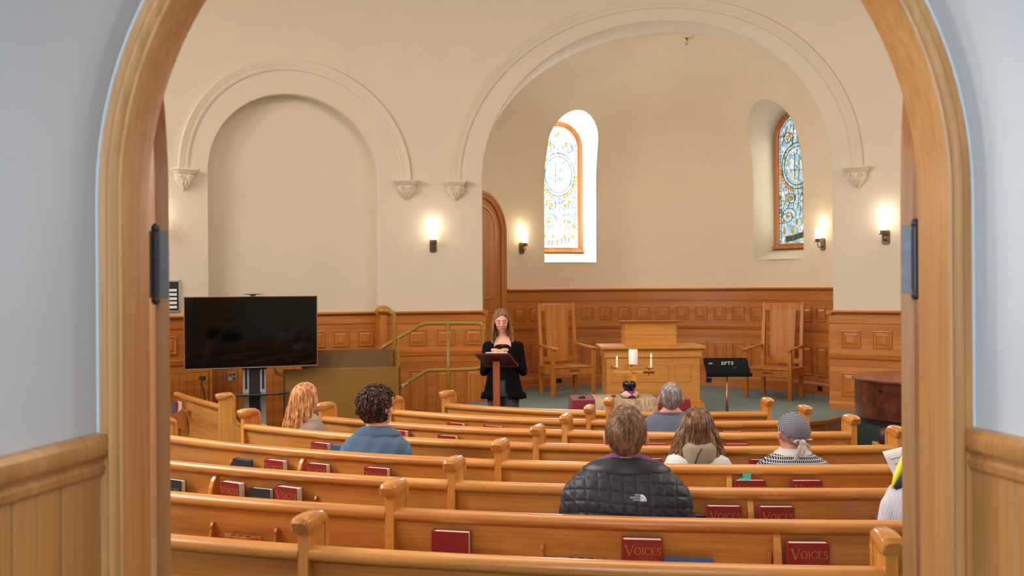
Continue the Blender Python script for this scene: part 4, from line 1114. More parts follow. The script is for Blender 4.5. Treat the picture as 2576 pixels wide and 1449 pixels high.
# ================================================================== pulpit (communion table with reading desk)
def pulpit():
    Y = 12.15; cx = pt(1643, 900, Y).x
    s = Y / F
    r = thing('pulpit', 'oak panelled pulpit with wide base and smaller raised reading desk', 'pulpit', (cx, Y, PLAT), RD(0))
    W = 119 * s; D = .62
    z = lambda y: HC - (y - 723.5) * s - PLAT
    m = MB(); m.bbox(-W + .01, W - .01, 0, D, 0, z(885), .003); m.build('base', ALTAR, r)
    m = MB(); 
    for p in ((W + .045, 0, .11), (W + .03, .11, .13), (W + .015, .13, .15)): m.bbox(-p[0], p[0], -(p[0] - W) - .0, D + (p[0] - W), p[1], p[2], .006)
    m.build('plinth', ALTAR, r)
    m = MB()
    m.bbox(-W - .018, W + .018, -.018, D + .018, z(899), z(883), .004)
    m.loft([[(-W - .02 - e, -.02 - e, zz), (W + .02 + e, -.02 - e, zz), (W + .02 + e, D + .02 + e, zz), (-W - .02 - e, D + .02 + e, zz)] for e, zz in ((0, z(886)), (.005, z(882)), (.02, z(880)), (.025, z(878)))], True, True)
    m.bbox(-W - .065, W + .065, -.065, D + .065, z(878), z(870.5), .008); m.build('table_top', ALTAR, r)
    m = MB()
    def Bf(s_, zz, d): return (s_, -d + .0, zz)
    for x0, x1 in ((1538, 1573), (1577, 1681), (1698, 1738)):
        a, b = (x0 - 1643) * s, (x1 - 1643) * s; z0, z1 = z(961), z(916)
        ins = [(0, .0), (.006, -.012), (.02, -.012), (.06 if b - a > .25 else .045, .0)]
        rings = []
        for i, h in [(0, .004), (.005, .008), (.01, .001), (.05 if b - a > .25 else .035, .007), (.055 if b - a > .25 else .04, .006)]:
            rings.append([Bf(a + i, z0 + i, h), Bf(b - i, z0 + i, h), Bf(b - i, z1 - i, h), Bf(a + i, z1 - i, h)])
        m.loft(rings, True, True)
    m.build('panel', ALTAR, r)
    # reading desk
    c0, c1 = (1573 - 1643) * s, (1703 - 1643) * s; dz = z(870.5)
    y0, y1 = .02, .42
    m = MB(); m.bbox(c0, c1 - .0, y0, y1, dz, z(812), .003); m.build('desk', ALTAR, r)
    m = MB(); m.bbox(c0 - .006, c1 + .006, y0 - .006, y1, z(842), z(835), .002)
    m.loft([[(c0 - e, y0 - e, zz), (c1 + e, y0 - e, zz), (c1 + e, y1 + e, zz), (c0 - e, y1 + e, zz)] for e, zz in ((0, z(818)), (.004, z(815)), (.02, z(812)), (.028, z(810)), (.04, z(809)))], True, True)
    m.build('desk_moulding', ALTAR, r)
    m = MB(); a, b = (1561 - 1643) * s, (1714 - 1643) * s
    m.loft([[(a, y0 - .05, z(809)), (b, y0 - .05, z(809)), (b + .03, y1 + .07, z(818)), (a + .03, y1 + .07, z(818))], [(a, y0 - .05, z(804.5)), (b, y0 - .05, z(804.5)), (b + .03, y1 + .07, z(813)), (a + .03, y1 + .07, z(813))]], True, True)
    m.build('desk_slope', wood('desk slope oak', lin(150, 80, 34), lin(170, 98, 44), lin(190, 118, 58), 'x', rough=.35), r, bevel=.003)
    return r
PUL = pulpit()

# ================================================================== low table with cloth, runner, candles, bowl
TY0, TY1 = 9.95, 10.45
tz = HC - (1006 - 724) / F * TY0
ta, tb = pt(1441, 1006, TY0).x, pt(1735, 1006, TY0).x
t0 = floor_z(10)
tr_ = thing('low_table', 'low table under a maroon cloth, in front of the pulpit', 'table', ((ta + tb) / 2, TY0, t0), 0)
hw_ = (tb - ta) / 2; H_ = tz - t0
m = MB(); m.bbox(-hw_ + .012, hw_ - .012, .012, TY1 - TY0 - .012, H_ - .035, H_ - .006, .003); m.build('tabletop', WALNUT, tr_)
for sx in (-1, 1):
    for y in (.05, TY1 - TY0 - .05):
        m = MB(); m.bbox(sx * (hw_ - .06) - .025, sx * (hw_ - .06) + .025, y - .025, y + .025, 0, H_ - .035, .003); m.build('leg', WALNUT, tr_)
CLOTH = plain('maroon cloth', lin(128, 24, 44), .85, noise=.12, nscale=90, sheen=.1, bump=.1)
def drape(x0, x1, y0, y1, ztop, drop, mat, nm, flare=.02, wav=.006, per=.16, sides=True):
    m = MB(); n = 0
    # perimeter ring with ripples
    per_pts = []
    def seg(a, b, k):
        for i in range(k): per_pts.append((a[0] + (b[0] - a[0]) * i / k, a[1] + (b[1] - a[1]) * i / k))
    seg((x0, y0), (x1, y0), 40); seg((x1, y0), (x1, y1), 16); seg((x1, y1), (x0, y1), 40); seg((x0, y1), (x0, y0), 16)
    cx, cy = (x0 + x1) / 2, (y0 + y1) / 2; rings = []
    N = len(per_pts)
    for j, t in enumerate((0, .02, .1, .3, .6, 1)):
        ring = []
        for i, (x, y) in enumerate(per_pts):
            dx, dy = x - cx, y - cy; ex = 1 if abs(x - x1) < 1e-6 or abs(x - x0) < 1e-6 else 0; ey = 1 if abs(y - y0) < 1e-6 or abs(y - y1) < 1e-6 else 0
            o = t * flare + wav * t * sin(i * 2 * pi / 7.3) + (.004 if t > 0 else 0)
            ring.append((x + (1 if dx > 0 else -1) * o * ex, y + (1 if dy > 0 else -1) * o * ey, ztop - (0 if t == 0 else t * drop + .002)))
        rings.append(ring)
    m.loft(rings, True, False); m.add(rings[0], [tuple(range(N))])
    return m
o = drape(-hw_, hw_, 0, TY1 - TY0, H_ + .001, .34, CLOTH, 'x', flare=.03).build('tablecloth', CLOTH, smooth=True, auto=60); o.location = tr_.location
tag(o, 'maroon cloth draped over the low table', 'tablecloth')
# runner
def runner_mat():
    m, nt, b = newmat('woven runner'); N = nt.nodes; L = nt.links
    tc = N.new('ShaderNodeTexCoord'); mp = N.new('ShaderNodeMapping'); mp.inputs['Scale'].default_value = (34, 9, 12); L.new(tc.outputs['Object'], mp.inputs[0])
    vo = N.new('ShaderNodeTexVoronoi'); vo.inputs['Scale'].default_value = 1.6; vo.inputs['Randomness'].default_value = .55; L.new(mp.outputs[0], vo.inputs['Vector'])
    sp = N.new('ShaderNodeSeparateColor'); L.new(vo.outputs['Color'], sp.inputs[0])
    cr = N.new('ShaderNodeValToRGB'); cr.color_ramp.interpolation = 'CONSTANT'; e = cr.color_ramp.elements
    cs_ = [(0, lin(186, 160, 124)), (.3, lin(120, 128, 132)), (.42, lin(196, 168, 128)), (.6, lin(150, 84, 76)), (.7, lin(176, 148, 116)), (.82, lin(90, 104, 118)), (.9, lin(190, 164, 130))]
    e[0].color = cs_[0][1]; e[1].position = .3; e[1].color = cs_[1][1]
    for p, c in cs_[2:]:
        x = e.new(p); x.color = c
    L.new(sp.outputs[0], cr.inputs[0])
    nz = N.new('ShaderNodeTexNoise'); nz.inputs['Scale'].default_value = 60; L.new(tc.outputs['Object'], nz.inputs[0])
    mx = N.new('ShaderNodeMix'); mx.data_type = 'RGBA'; mx.blend_type = 'MIX'; mx.inputs[6].default_value = lin(178, 152, 118)
    L.new(cr.outputs[0], mx.inputs[7]); L.new(nz.outputs[0], mx.inputs[0]); L.new(mx.outputs[2], b.inputs['Base Color']); b.inputs['Roughness'].default_value = .9
    return m
RUN = runner_mat()
rx0, rx1 = pt(1497, 1006, TY0).x - tr_.location.x, pt(1655, 1006, TY0).x - tr_.location.x
m = MB(); rows = []
for y, z in ((TY1 - TY0 + .012, H_ - .15), (TY1 - TY0 + .01, H_ - .002), (TY1 - TY0, H_ + .006), (.25, H_ + .006), (0, H_ + .006), (-.010, H_ + .002), (-.022, H_ - .1), (-.032, H_ - .2)):
    rows.append([(rx0 + (rx1 - rx0) * k / 20 - (.02 if y < 0 else 0) * 0, y + (.003 * sin(k * 1.3) if y < 0 else 0), z) for k in range(21)])
m.grid(rows); o = m.build('table_runner', RUN, smooth=True, auto=60); o.location = tr_.location; tag(o, 'woven multicoloured runner laid across the maroon cloth', 'cloth')
sol = o.modifiers.new('s', 'SOLIDIFY'); sol.thickness = .003
top = t0 + H_ + .009
# candelabra
CY = 10.22
def cpx(x, y, Y=CY): return pt(x, y, Y)
cd = thing('candle_holder', 'brass three-branched candle holder with wooden cross bar, behind black bowl', 'candle holder', (cpx(1590, 1000).x, CY, top))
b0 = cd.location
m = MB(); zb = cpx(1590, 937).z
m.bbox(cpx(1536, 0).x, cpx(1612, 0).x, CY - .02, CY + .02, zb - .012, zb + .014, .003)
m.build('cross_bar', wood('blond bar', lin(200, 130, 40), lin(214, 148, 56), lin(226, 166, 76), 'x'), cd, origin=b0)
m = MB(); m.bbox(cpx(1612, 0).x, cpx(1640, 0).x, CY - .018, CY + .018, zb - .012, zb + .012, .003); m.build('bar_end', WALNUT, cd, origin=b0)
m = MB(); m.bbox(cpx(1582, 0).x, cpx(1594, 0).x, CY - .02, CY + .02, top + .02, zb, .003); m.build('post', ALTAR, cd, origin=b0)
m = MB(); m.bbox(cpx(1578, 0).x, cpx(1600, 0).x, CY - .05, CY + .05, top, top + .02, .004); m.build('foot', WALNUT, cd, origin=b0)
CX = [(1546, 926, 912, 944), (1589, 918, 906, 937), (1632, 927, 912, 945)]
for k, (x, yd, yt, ys) in enumerate(CX):
    m = MB(); p = cpx(x, yd - (10 if k != 1 else 0)); q = cpx(x, ys)
    pz_ = {0: cpx(x, 926).z, 1: cpx(x, 918).z, 2: cpx(x, 927).z}[k]
    R_ = .046 if k != 1 else .053
    m.lathe([(.001, -.004), (R_ * .3, -.004), (R_ * .8, 0), (R_, .006), (R_, .009), (R_ * .8, .004), (.001, .002)], 24, (p.x, CY, pz_)); m.build('drip_pan', BRASS, cd, smooth=True, origin=b0)
    m = MB(); m.tube([(p.x, CY, cpx(x, ys if k != 1 else 940).z), (p.x, CY, pz_)], .006, 10)
    if k != 1: m.cyl((p.x, CY, pz_), (p.x, CY, pz_ + .025), .013, n=14)
    m.build('stem', BRASS, cd, smooth=True, origin=b0)
WAX = plain('white wax', lin(240, 236, 236), .5); WAX.node_tree.nodes['Principled BSDF'].inputs['Subsurface Weight'].default_value = .3; WAX.node_tree.nodes['Principled BSDF'].inputs['Subsurface Radius'].default_value = (.02, .01, .006)
FLAME = plain('flame', (1, .6, .2, 1), .5, emit=lin(255, 206, 120), estr=14)
def candle(name, label, x, ytop, pz, r, lit=True, group=None):
    z1 = cpx(x, ytop).z; c = (cpx(x, 0).x, CY, pz)
    o = thing(name, label, 'candle', c, group=group); h = z1 - pz
    m = MB(); m.lathe([(.001, 0), (r, 0), (r, h - .004), (r * .9, h), (.001, h - .002)], 24); m.build('wax', WAX, o, smooth=True, auto=50)
    m = MB(); m.cyl((0, 0, h - .002), (0, 0, h + .01), .0012, n=6); m.build('wick', BLACKP, o)
    if lit:
        m = MB(); m.lathe([(.0005, h + .006), (.005, h + .012), (.0075, h + .022), (.006, h + .034), (.003, h + .045), (.0004, h + .054)], 12); m.build('flame', FLAME, o, smooth=True)
candle('taper_candle', 'short lit white taper left of the thick pillar candle', 1546, 908, cpx(1546, 926).z + .004, .0105)
candle('pillar_candle', 'thick unlit white pillar candle in the middle of candle holder', 1587, 879, cpx(1589, 918).z + .004, .0465, False)
candle('taper_candle', 'taller lit white taper right of the thick pillar candle', 1632, 901, cpx(1632, 927).z + .004, .011)
# cushion and bowl
bx = pt(1583, 1000, 10.08)
cu = thing('ring_cushion', 'round purple and cream diamond patterned cushion under the black bowl', 'cushion', (bx.x, 10.08, top))
Rc = 23 * 10.08 / F
m = MB(); m.lathe([(.001, .0), (Rc * .6, .0), (Rc * .92, .012), (Rc, .036), (Rc * .93, .06), (Rc * .7, .074), (.001, .07)], 48)
def cushmat():
    m_, nt, b = newmat('cushion patchwork'); N = nt.nodes; L = nt.links
    tc = N.new('ShaderNodeTexCoord'); sp = N.new('ShaderNodeSeparateXYZ'); L.new(tc.outputs['Object'], sp.inputs[0])
    at = N.new('ShaderNodeMath'); at.operation = 'ARCTAN2'; L.new(sp.outputs[0], at.inputs[0]); L.new(sp.outputs[1], at.inputs[1])
    mu = N.new('ShaderNodeMath'); mu.operation = 'MULTIPLY'; mu.inputs[1].default_value = 4; L.new(at.outputs[0], mu.inputs[0])
    pp = N.new('ShaderNodeMath'); pp.operation = 'PINGPONG'; pp.inputs[1].default_value = pi; L.new(mu.outputs[0], pp.inputs[0])
    dv = N.new('ShaderNodeMath'); dv.operation = 'DIVIDE'; dv.inputs[1].default_value = pi; L.new(pp.outputs[0], dv.inputs[0])
    z1 = N.new('ShaderNodeMath'); z1.operation = 'SUBTRACT'; z1.inputs[1].default_value = .037; L.new(sp.outputs[2], z1.inputs[0])
    ab = N.new('ShaderNodeMath'); ab.operation = 'ABSOLUTE'; L.new(z1.outputs[0], ab.inputs[0])
    ms_ = N.new('ShaderNodeMath'); ms_.operation = 'MULTIPLY'; ms_.inputs[1].default_value = 24; L.new(ab.outputs[0], ms_.inputs[0])
    gt = N.new('ShaderNodeMath'); gt.operation = 'GREATER_THAN'; L.new(ms_.outputs[0], gt.inputs[0]); L.new(dv.outputs[0], gt.inputs[1])
    mx = N.new('ShaderNodeMix'); mx.data_type = 'RGBA'; mx.inputs[6].default_value = lin(222, 180, 170); mx.inputs[7].default_value = lin(108, 40, 116)
    L.new(gt.outputs[0], mx.inputs[0]); L.new(mx.outputs[2], b.inputs['Base Color']); b.inputs['Roughness'].default_value = .6
    return m_
CUS = cushmat(); m.build('cover', CUS, cu, smooth=True); cu.rotation_euler.z = pi / 8 * 0 + .2
Rb = 17 * 10.08 / F; zb_ = top + .068; hb = 24 * 10.08 / F
bw = thing('singing_bowl', 'glossy black singing bowl resting on the round cushion', 'bowl', (bx.x - .0, 10.08, zb_))
m = MB(); m.lathe([(.001, 0), (Rb * .55, 0), (Rb * .82, hb * .15), (Rb * .98, hb * .45), (Rb, hb * .75), (Rb * .93, hb), (Rb * .87, hb), (Rb * .9, hb * .75), (Rb * .85, hb * .4), (Rb * .5, hb * .08), (.001, hb * .06)], 40); m.build('bowl', plain('black lacquer', lin(10, 14, 16), .12, coat=.6), bw, smooth=True)
# small things on the table
q = pt(1464, 999, 10.12)
o = thing('striker_box', 'small black domed object on the maroon cloth at left end', 'box', (q.x, 10.12, top - .006))
m = MB(); m.lathe([(.001, 0), (.036, 0), (.036, .008), (.03, .018), (.012, .026), (.001, .027)], 20); m.build('dome', BLACKP, o, smooth=True)
q = pt(1543, 1000, 10.12)
o = thing('wooden_striker', 'small brown wooden striker lying on the runner left of cushion', 'striker', (q.x, 10.12, top + .012), RD(50))
m = MB(); m.cap((-.03, 0, 0), (.03, 0, .0), .011, .009); m.build('handle', WALNUT, o, smooth=True)

# ================================================================== music stand
mp_ = pt(1828, 945, 10.3)
zf = floor_z(10.3)
ms_ = thing('music_stand', 'black music stand with white lettering, right of the pulpit', 'music stand', (mp_.x, 10.3, zf))
zt_ = pt(1828, 900, 10.25).z - zf; zb_ = pt(1828, 938, 10.4).z - zf
s = 10.3 / F
def mp3(x, t, d=0):  # x px offset, t 0 bottom..1 top
    # stand's rear face toward us; the desk leans away from the music player's side
    return (x * s, -.02 - .05 * t - d, zb_ + (zt_ - zb_) * t)
m = MB()
cor = [(-52, 0), (60, 0), (48, .9), (45, 1), (-60, 1), (-62, .92)]
A = [mp3(x, t, 0) for x, t in cor]; B = [mp3(x, t, -.006) for x, t in cor]; n = len(A)
m.add(A + B, [tuple(range(n)), tuple(range(2 * n - 1, n - 1, -1))] + [(i, i + n, (i + 1) % n + n, (i + 1) % n) for i in range(n)])
m.build('desk', plain('black painted steel', lin(34, 34, 34), .5, .2), ms_)
m = MB(); m.add([mp3(-54, -.18), mp3(60, -.18), mp3(63, .06), mp3(-52, .06)] + [(p[0], p[1] - .03, p[2]) for p in [mp3(-54, -.18), mp3(60, -.18), mp3(63, .06), mp3(-52, .06)]], [(0, 1, 2, 3), (4, 5, 6, 7), (0, 1, 5, 4), (1, 2, 6, 5), (2, 3, 7, 6), (3, 0, 4, 7)])
m.build('lip', plain('black painted lip', lin(14, 15, 18), .35), ms_)
m = MB(); m.cyl((0, 0, .45), (0, 0, zb_ - .01), .011, n=14); m.build('upper_tube', plain('coppery tube', lin(160, 110, 84), .25, .9), ms_, smooth=True)
m = MB(); m.cyl((0, 0, .05), (0, 0, zb_ - .33), .016, n=14); m.build('lower_tube', BLACKP, ms_, smooth=True)
for k in range(3):
    m = MB(); a = RD(90 + 120 * k); m.tube([(0, 0, .09), (.12 * cos(a), .12 * sin(a), .05), (.24 * cos(a), .24 * sin(a), .012)], .01, 8); m.build('leg', BLACKP, ms_, smooth=True)
def fonttext(txt, size, name, mat, parent, loc, rot, bold=0.0, sx=1, align='CENTER', space=1.0):
    c = bpy.data.curves.new(name, 'FONT'); c.body = txt; c.size = size; c.align_x = align; c.align_y = 'CENTER'; c.extrude = .0005; c.offset = bold; c.space_character = space
    t = bpy.data.objects.new('tmp', c); COL.objects.link(t)
    bpy.context.view_layer.update()
    me = bpy.data.meshes.new_from_object(t.evaluated_get(bpy.context.evaluated_depsgraph_get()))
    bpy.data.objects.remove(t); bpy.data.curves.remove(c)
    me.transform(Matrix.Diagonal((sx, 1, 1, 1))); me.materials.clear(); me.materials.append(mat)
    o = bpy.data.objects.new(name, me); COL.objects.link(o); o.parent = parent; o.location = loc; o.rotation_euler = rot
    return o
WPAINT = plain('white paint', lin(214, 214, 210), .6)
p = mp3(-1, .66); tilt = RD(90) + atan2(.05, zt_ - zb_)
fonttext('SFTS', .047, 'lettering', WPAINT, ms_, (p[0], p[1] - .0015, p[2]), (tilt, 0, 0), .0016, 1.15, space=1.2)
p = mp3(19, .38); fonttext('# 5', .022, 'lettering', plain('worn paint', lin(120, 118, 112), .6), ms_, (p[0], p[1] - .0015, p[2]), (tilt, .1, 0), .0003, 1.1)
p = mp3(-44, .66); m = MB()
for dx, dz, r in ((0, 0, .011), (.012, .002, .009), (-.008, -.002, .008), (.036, -.004, .003)):
    m.loft([[(p[0] + dx + r * cos(k * pi / 5), p[1] - .001 - e, p[2] + dz + r * .8 * sin(k * pi / 5)) for k in range(10)] for e in (0, .001)], True, True)
m.build('smudge', WPAINT, ms_)

# ================================================================== grand piano (tail end)
def piano():
    zf = floor_z(10)
    o = thing('grand_piano', 'dark mahogany grand piano, closed lid, seen tail-first by the right wall', 'piano', (4.60, 10.3, zf))
    # outline (x,y) of lid relative to origin
    def outline(e):
        pts = []
        for k in range(40):
            t = k / 39.0
            a = RD(100 + 190 * t)
            pts.append((-.0 + (1.02 + e) * cos(a) * (1.0), -.0 + (.86 + e) * sin(a)))
        pts += [(.75 + e, -.86 - e), (1.25 + e, -.8), (1.25 + e, .86)]
        return pts
    m = MB(); z0, z1 = .60, .965
    m.prism(outline(0), z0, z1, 'z'); m.build('case', MAHOG, o, smooth=True, auto=30)
    m = MB(); rr = []
    for e, z in ((-.005, z1 + .0), (.018, z1 + .002), (.028, z1 + .012), (.028, z1 + .022), (.018, z1 + .032), (-.02, z1 + .034)): rr.append([(x, y, z) for x, y in outline(e)])
    m.loft(rr, True, True); m.build('lid', MAHOG, o, smooth=True, auto=30)
    m = MB(); m.prism(outline(-.06), .53, z0, 'z'); m.build('soundboard_frame', BLACKP, o)
    for x, y in ((-.52, -.55), (.95, -.6), (.6, .6)):
        m = MB(); m.loft([[(x - w, y - w, z), (x + w, y - w, z), (x + w, y + w, z), (x - w, y + w, z)] for w, z in ((.045, 0), (.05, .1), (.065, .35), (.085, .56), (.1, .6))], True, True); m.build('leg', MAHOG, o, bevel=.01)
    m = MB(); m.bbox(-.65, -.35, -.8, -.1, .60, .64, .01); m.build('brace', BLACKP, o)
    m = MB(); m.cyl((-.93, -.36, .9), (-.95, -.38, .9), .012, n=10); m.build('lid_catch', IRON, o)
    # bag on a bench under the piano
    b = thing('handbag', 'dark brown leather handbag with buckle below the piano', 'bag', (pt(2250, 1090, 10.0).x, 10.0, zf + .36))
    m = MB(); m.loft([[(x * w, y * w2, z) for x, y in [(cos(k * pi / 8), sin(k * pi / 8)) for k in range(16)]] for w, w2, z in ((.15, .07, 0), (.17, .09, .03), (.16, .085, .12), (.12, .05, .19), (.05, .02, .215))], True, True); m.build('body', plain('brown leather', lin(66, 30, 22), .4), b, smooth=True)
    m = MB(); m.tube([(-.07, -.03, .17), (-.06, -.05, .26), (0, -.06, .29), (.06, -.05, .26), (.07, -.03, .17)], .008, 8); m.build('strap', plain('brown leather strap', lin(80, 38, 26), .4), b, smooth=True)
    m = MB(); m.bbox(-.03, .03, -.095, -.088, .09, .13, .004); m.build('buckle', BRASS, b)
    c = thing('piano_bench', 'low oak bench under the piano, carrying a handbag', 'bench', (pt(2262, 1090, 10.0).x + .1, 10.05, zf))
    m = MB(); m.bbox(-.3, .3, -.16, .16, .31, .355, .006); m.build('seat', PEW_V, c)
    m = MB(); m.bbox(-.28, .28, -.15, .15, .2, .305, .004); m.build('apron', WAIN, c)
    for sx in (-1, 1):
        for sy in (-1, 1):
            m = MB(); m.bbox(sx * .26 - .02, sx * .26 + .02, sy * .13 - .02, sy * .13 + .02, 0, .22, .004); m.build('leg', WAIN, c)
piano()

# ================================================================== wall sconces
SHADE = plain('lit glass shade', (1, .9, .75, 1), .3, emit=lin(255, 232, 196), estr=7)
def sconce_parts(r):
    # wall at y=0, room toward -y
    m = MB(); P = [(-.045, -.075), (-.03, -.09), (.03, -.09), (.045, -.075), (.045, .07), (.03, .085), (-.03, .085), (-.045, .07)]
    m.prism(P, -.018, 0, 'y'); m.build('back_plate', BRONZE, r, bevel=.003)
    m = MB(); m.tube([(0, -.018, -.03), (0, -.05, -.05), (0, -.085, -.045), (0, -.10, -.02), (0, -.10, .03)], .006, 8); m.ell((0, -.018, -.03), (.014, .014, .014)); m.build('arm', BRONZE, r, smooth=True)
    m = MB(); m.lathe([(.001, .028), (.05, .028), (.052, .034), (.032, .038), (.034, .075), (.03, .076), (.001, .07)], 20, (0, -.10, 0)); m.build('cup', BRONZE, r, smooth=True, auto=40)
    m = MB(); m.lathe([(.001, .072), (.038, .075), (.041, .09), (.041, .225), (.036, .228), (.035, .10), (.001, .09)], 24, (0, -.10, 0)); m.build('shade', SHADE, r, smooth=True, auto=50)
def mklight(loc, e, parent=None):
    l = bpy.data.lights.new('sconce_bulb', 'POINT'); l.energy = e; l.color = (1, .88, .74); l.shadow_soft_size = .04
    o = bpy.data.objects.new('sconce_bulb', l); COL.objects.link(o); o.location = loc
LBL = [('W', 1090, 618, 'bronze wall sconce with lit shade left of the arched apse door'), ('A', 1312, 624, 'bronze wall sconce inside the apse, left of the bright window'), ('A', 2072, 614, 'bronze wall sconce inside the apse, right of the shaded window'), ('W', 2230, 596, 'bronze wall sconce above the piano at the right'), ('W', 397, 590, 'bronze wall sconce hidden behind the left door leaf, only its glow showing')]
pro = None
for k, (w_, x, y, lb_) in enumerate(LBL):
    if w_ == 'W':
        s_ = ws(x); p = Wf(s_, 0, 0); a = s_ / WR; z = pt(x, y, p[1]).z; p = Vector(Wf(s_, z, 0))
    else:
        s_ = as_(x); p = Af(s_, 0, 0); a = s_ / AR; z = pt(x, y, p[1]).z; p = Vector(Af(s_, z, 0))
    if pro is None: r = pro = thing('wall_sconce', lb_, 'lamp', tuple(p), -a, 'wall sconces'); sconce_parts(r)
    else: r = dup(pro, tuple(p), -a, lb_, 'wall sconces')
    mklight(p + Vector((sin(a), cos(a), 0)) * -.10 + Vector((0, 0, .30)), 1.3)
# sprinkler on the dome
sx_ = AXIS * AR + .12
q = None; best = 9
import itertools
for k in range(200):
    ang = AXIS - RD(35) + k * RD(.35)
    for zz in [4.8 + .01 * j for j in range(80)]:
        rr = AR * sqrt(max(0, 1 - ((zz - AZS) / AB) ** 2)); P = Vector((ACX + rr * sin(ang), ACY + rr * cos(ang), zz))
        dx, dz = P.x / P.y, (P.z - HC) / P.y; e = abs(dx - ray(1727, 98)[0]) + abs(dz - ray(1727, 98)[1])
        if e < best: best = e; q = P
o = thing('fire_sprinkler', 'small metal fire sprinkler on the apse dome near its crown', 'sprinkler', tuple(q), 0)
m = MB(); m.lathe([(.045, .012), (.04, 0), (.018, -.004), (.012, -.03), (.001, -.031)], 20); m.build('escutcheon', BRASS, o, smooth=True)
m = MB(); m.tube([(-.012, 0, -.03), (-.014, 0, -.05), (0, 0, -.066), (.014, 0, -.05), (.012, 0, -.03)], .003, 6); m.lathe([(.001, -.066), (.026, -.067), (.026, -.069), (.001, -.07)], 16); m.build('deflector', HINGE, o, smooth=True)
# black floor-level outlets in the apse skirting
for x, y, lb_ in ((1401, 955, 'black outlet in the apse skirting behind the left armchair'), (1784, 952, 'black outlet in the apse skirting behind the music stand'), (2069, 972, 'black outlet in the apse skirting right of the right armchair')):
    s_ = as_(x); p = Af(s_, 0, .05); z = PLAT + .085
    o = thing('skirting_outlet', lb_, 'outlet', (p[0], p[1], z), -s_ / AR)
    m = MB(); m.bbox(-.045, .045, -.01, .004, -.035, .035, .004); m.build('plate', BLACKP, o)
    m = MB(); m.bbox(-.03, .03, -.012, -.01, -.02, .02, .001); m.build('socket', IRON, o)
# ================================================================== people
import bmesh
from mathutils.bvhtree import BVHTree
def skinmat(name, c):
    m = plain(name, c, .5, noise=.06, nscale=25)
    b = m.node_tree.nodes['Principled BSDF']; b.inputs['Subsurface Weight'].default_value = .15; b.inputs['Subsurface Radius'].default_value = (.02, .008, .004); b.inputs['Subsurface Scale'].default_value = .5
    return m
def hairmat(name, c1, c2, c3, rough=.4):
    m, nt, b = newmat(name); N = nt.nodes; L = nt.links
    tc = N.new('ShaderNodeTexCoord'); mp = N.new('ShaderNodeMapping'); mp.inputs['Scale'].default_value = (60, 60, 6); L.new(tc.outputs['Object'], mp.inputs[0])
    nz = N.new('ShaderNodeTexNoise'); nz.inputs['Scale'].default_value = 1; nz.inputs['Detail'].default_value = 4; L.new(mp.outputs[0], nz.inputs[0])
    cr = N.new('ShaderNodeValToRGB'); e = cr.color_ramp.elements; e[0].position = .32; e[0].color = c1; e[1].position = .68; e[1].color = c3; x = e.new(.5); x.color = c2
    L.new(nz.outputs[0], cr.inputs[0]); L.new(cr.outputs[0], b.inputs['Base Color']); b.inputs['Roughness'].default_value = rough
    b.inputs['Anisotropic'].default_value = .3
    return m
SKIN = skinmat('fair skin', lin(226, 168, 146)); SKIN2 = skinmat('reddish skin', lin(226, 150, 130)); SKIN3 = skinmat('tan skin', lin(204, 146, 122))
def remesh(mb, name, mat, parent, voxel=.008, smooth=6, post=None):
    """fuse overlapping solids into one continuous skin"""
    me = bpy.data.meshes.new('t'); me.from_pydata([Vector(p) for p in mb.v], [], mb.f); me.validate()
    bm = bmesh.new(); bm.from_mesh(me); bmesh.ops.recalc_face_normals(bm, faces=bm.faces); bm.to_mesh(me); bm.free()
    t = bpy.data.objects.new('t', me); COL.objects.link(t)
    r = t.modifiers.new('r', 'REMESH'); r.mode = 'VOXEL'; r.voxel_size = voxel; r.use_smooth_shade = True
    s = t.modifiers.new('s', 'SMOOTH'); s.factor = .5; s.iterations = smooth
    bpy.context.view_layer.update()
    me2 = bpy.data.meshes.new_from_object(t.evaluated_get(bpy.context.evaluated_depsgraph_get()))
    bpy.data.objects.remove(t); bpy.data.meshes.remove(me)
    if post: post(me2)
    for p in me2.polygons: p.use_smooth = True
    me2.name = name; me2.materials.clear(); me2.materials.append(mat)
    o = bpy.data.objects.new(name, me2); COL.objects.link(o); o.parent = parent
    return o
def head_mb(m, M, s=1.0, face=True, ears=True, slim=1.0):
    """M: head matrix (origin mid head, +y = facing)"""
    def E(c, r, rot=None):
        q = MB(); q.ell([v * s for v in c], [v * s for v in r], 24, 16, rot); q.xf(M); m.add(q.v, q.f)
    def Cp(a, b, r0, r1):
        q = MB(); q.cap([v * s for v in a], [v * s for v in b], r0 * s, r1 * s); q.xf(M); m.add(q.v, q.f)
    E((0, -.014, .03), (.074, .094, .082)); E((0, .012, .015), (.070 * slim, .078, .09))
    E((0, .028, -.038), (.054 * slim, .06, .07)); E((0, .058, -.088), (.026, .026, .022)); E((0, .02, -.06), (.052 * slim, .055, .045))
    for sx in (-1, 1):
        E((sx * .034, .06, -.025), (.026, .026, .03)); 
        if ears:
            R = Matrix.Rotation(sx * .25, 4, 'Z')
            E((sx * .084, -.012, .0), (.009, .018, .031), R.to_3x3()); E((sx * .080, -.004, -.02), (.010, .012, .014))
    if face:
        E((0, .076, .032), (.044, .016, .011)); Cp((0, .086, .022), (0, .105, -.018), .008, .0115); 
        for sx in (-1, 1): E((sx * .011, .095, -.022), (.009, .010, .008)); E((sx * .031, .074, .008), (.017, .012, .011))
        E((0, .080, -.052), (.022, .010, .008)); E((0, .076, -.070), (.020, .010, .008))
    Cp((0, -.022, -.03), (0, -.03, -.15), .052, .053)
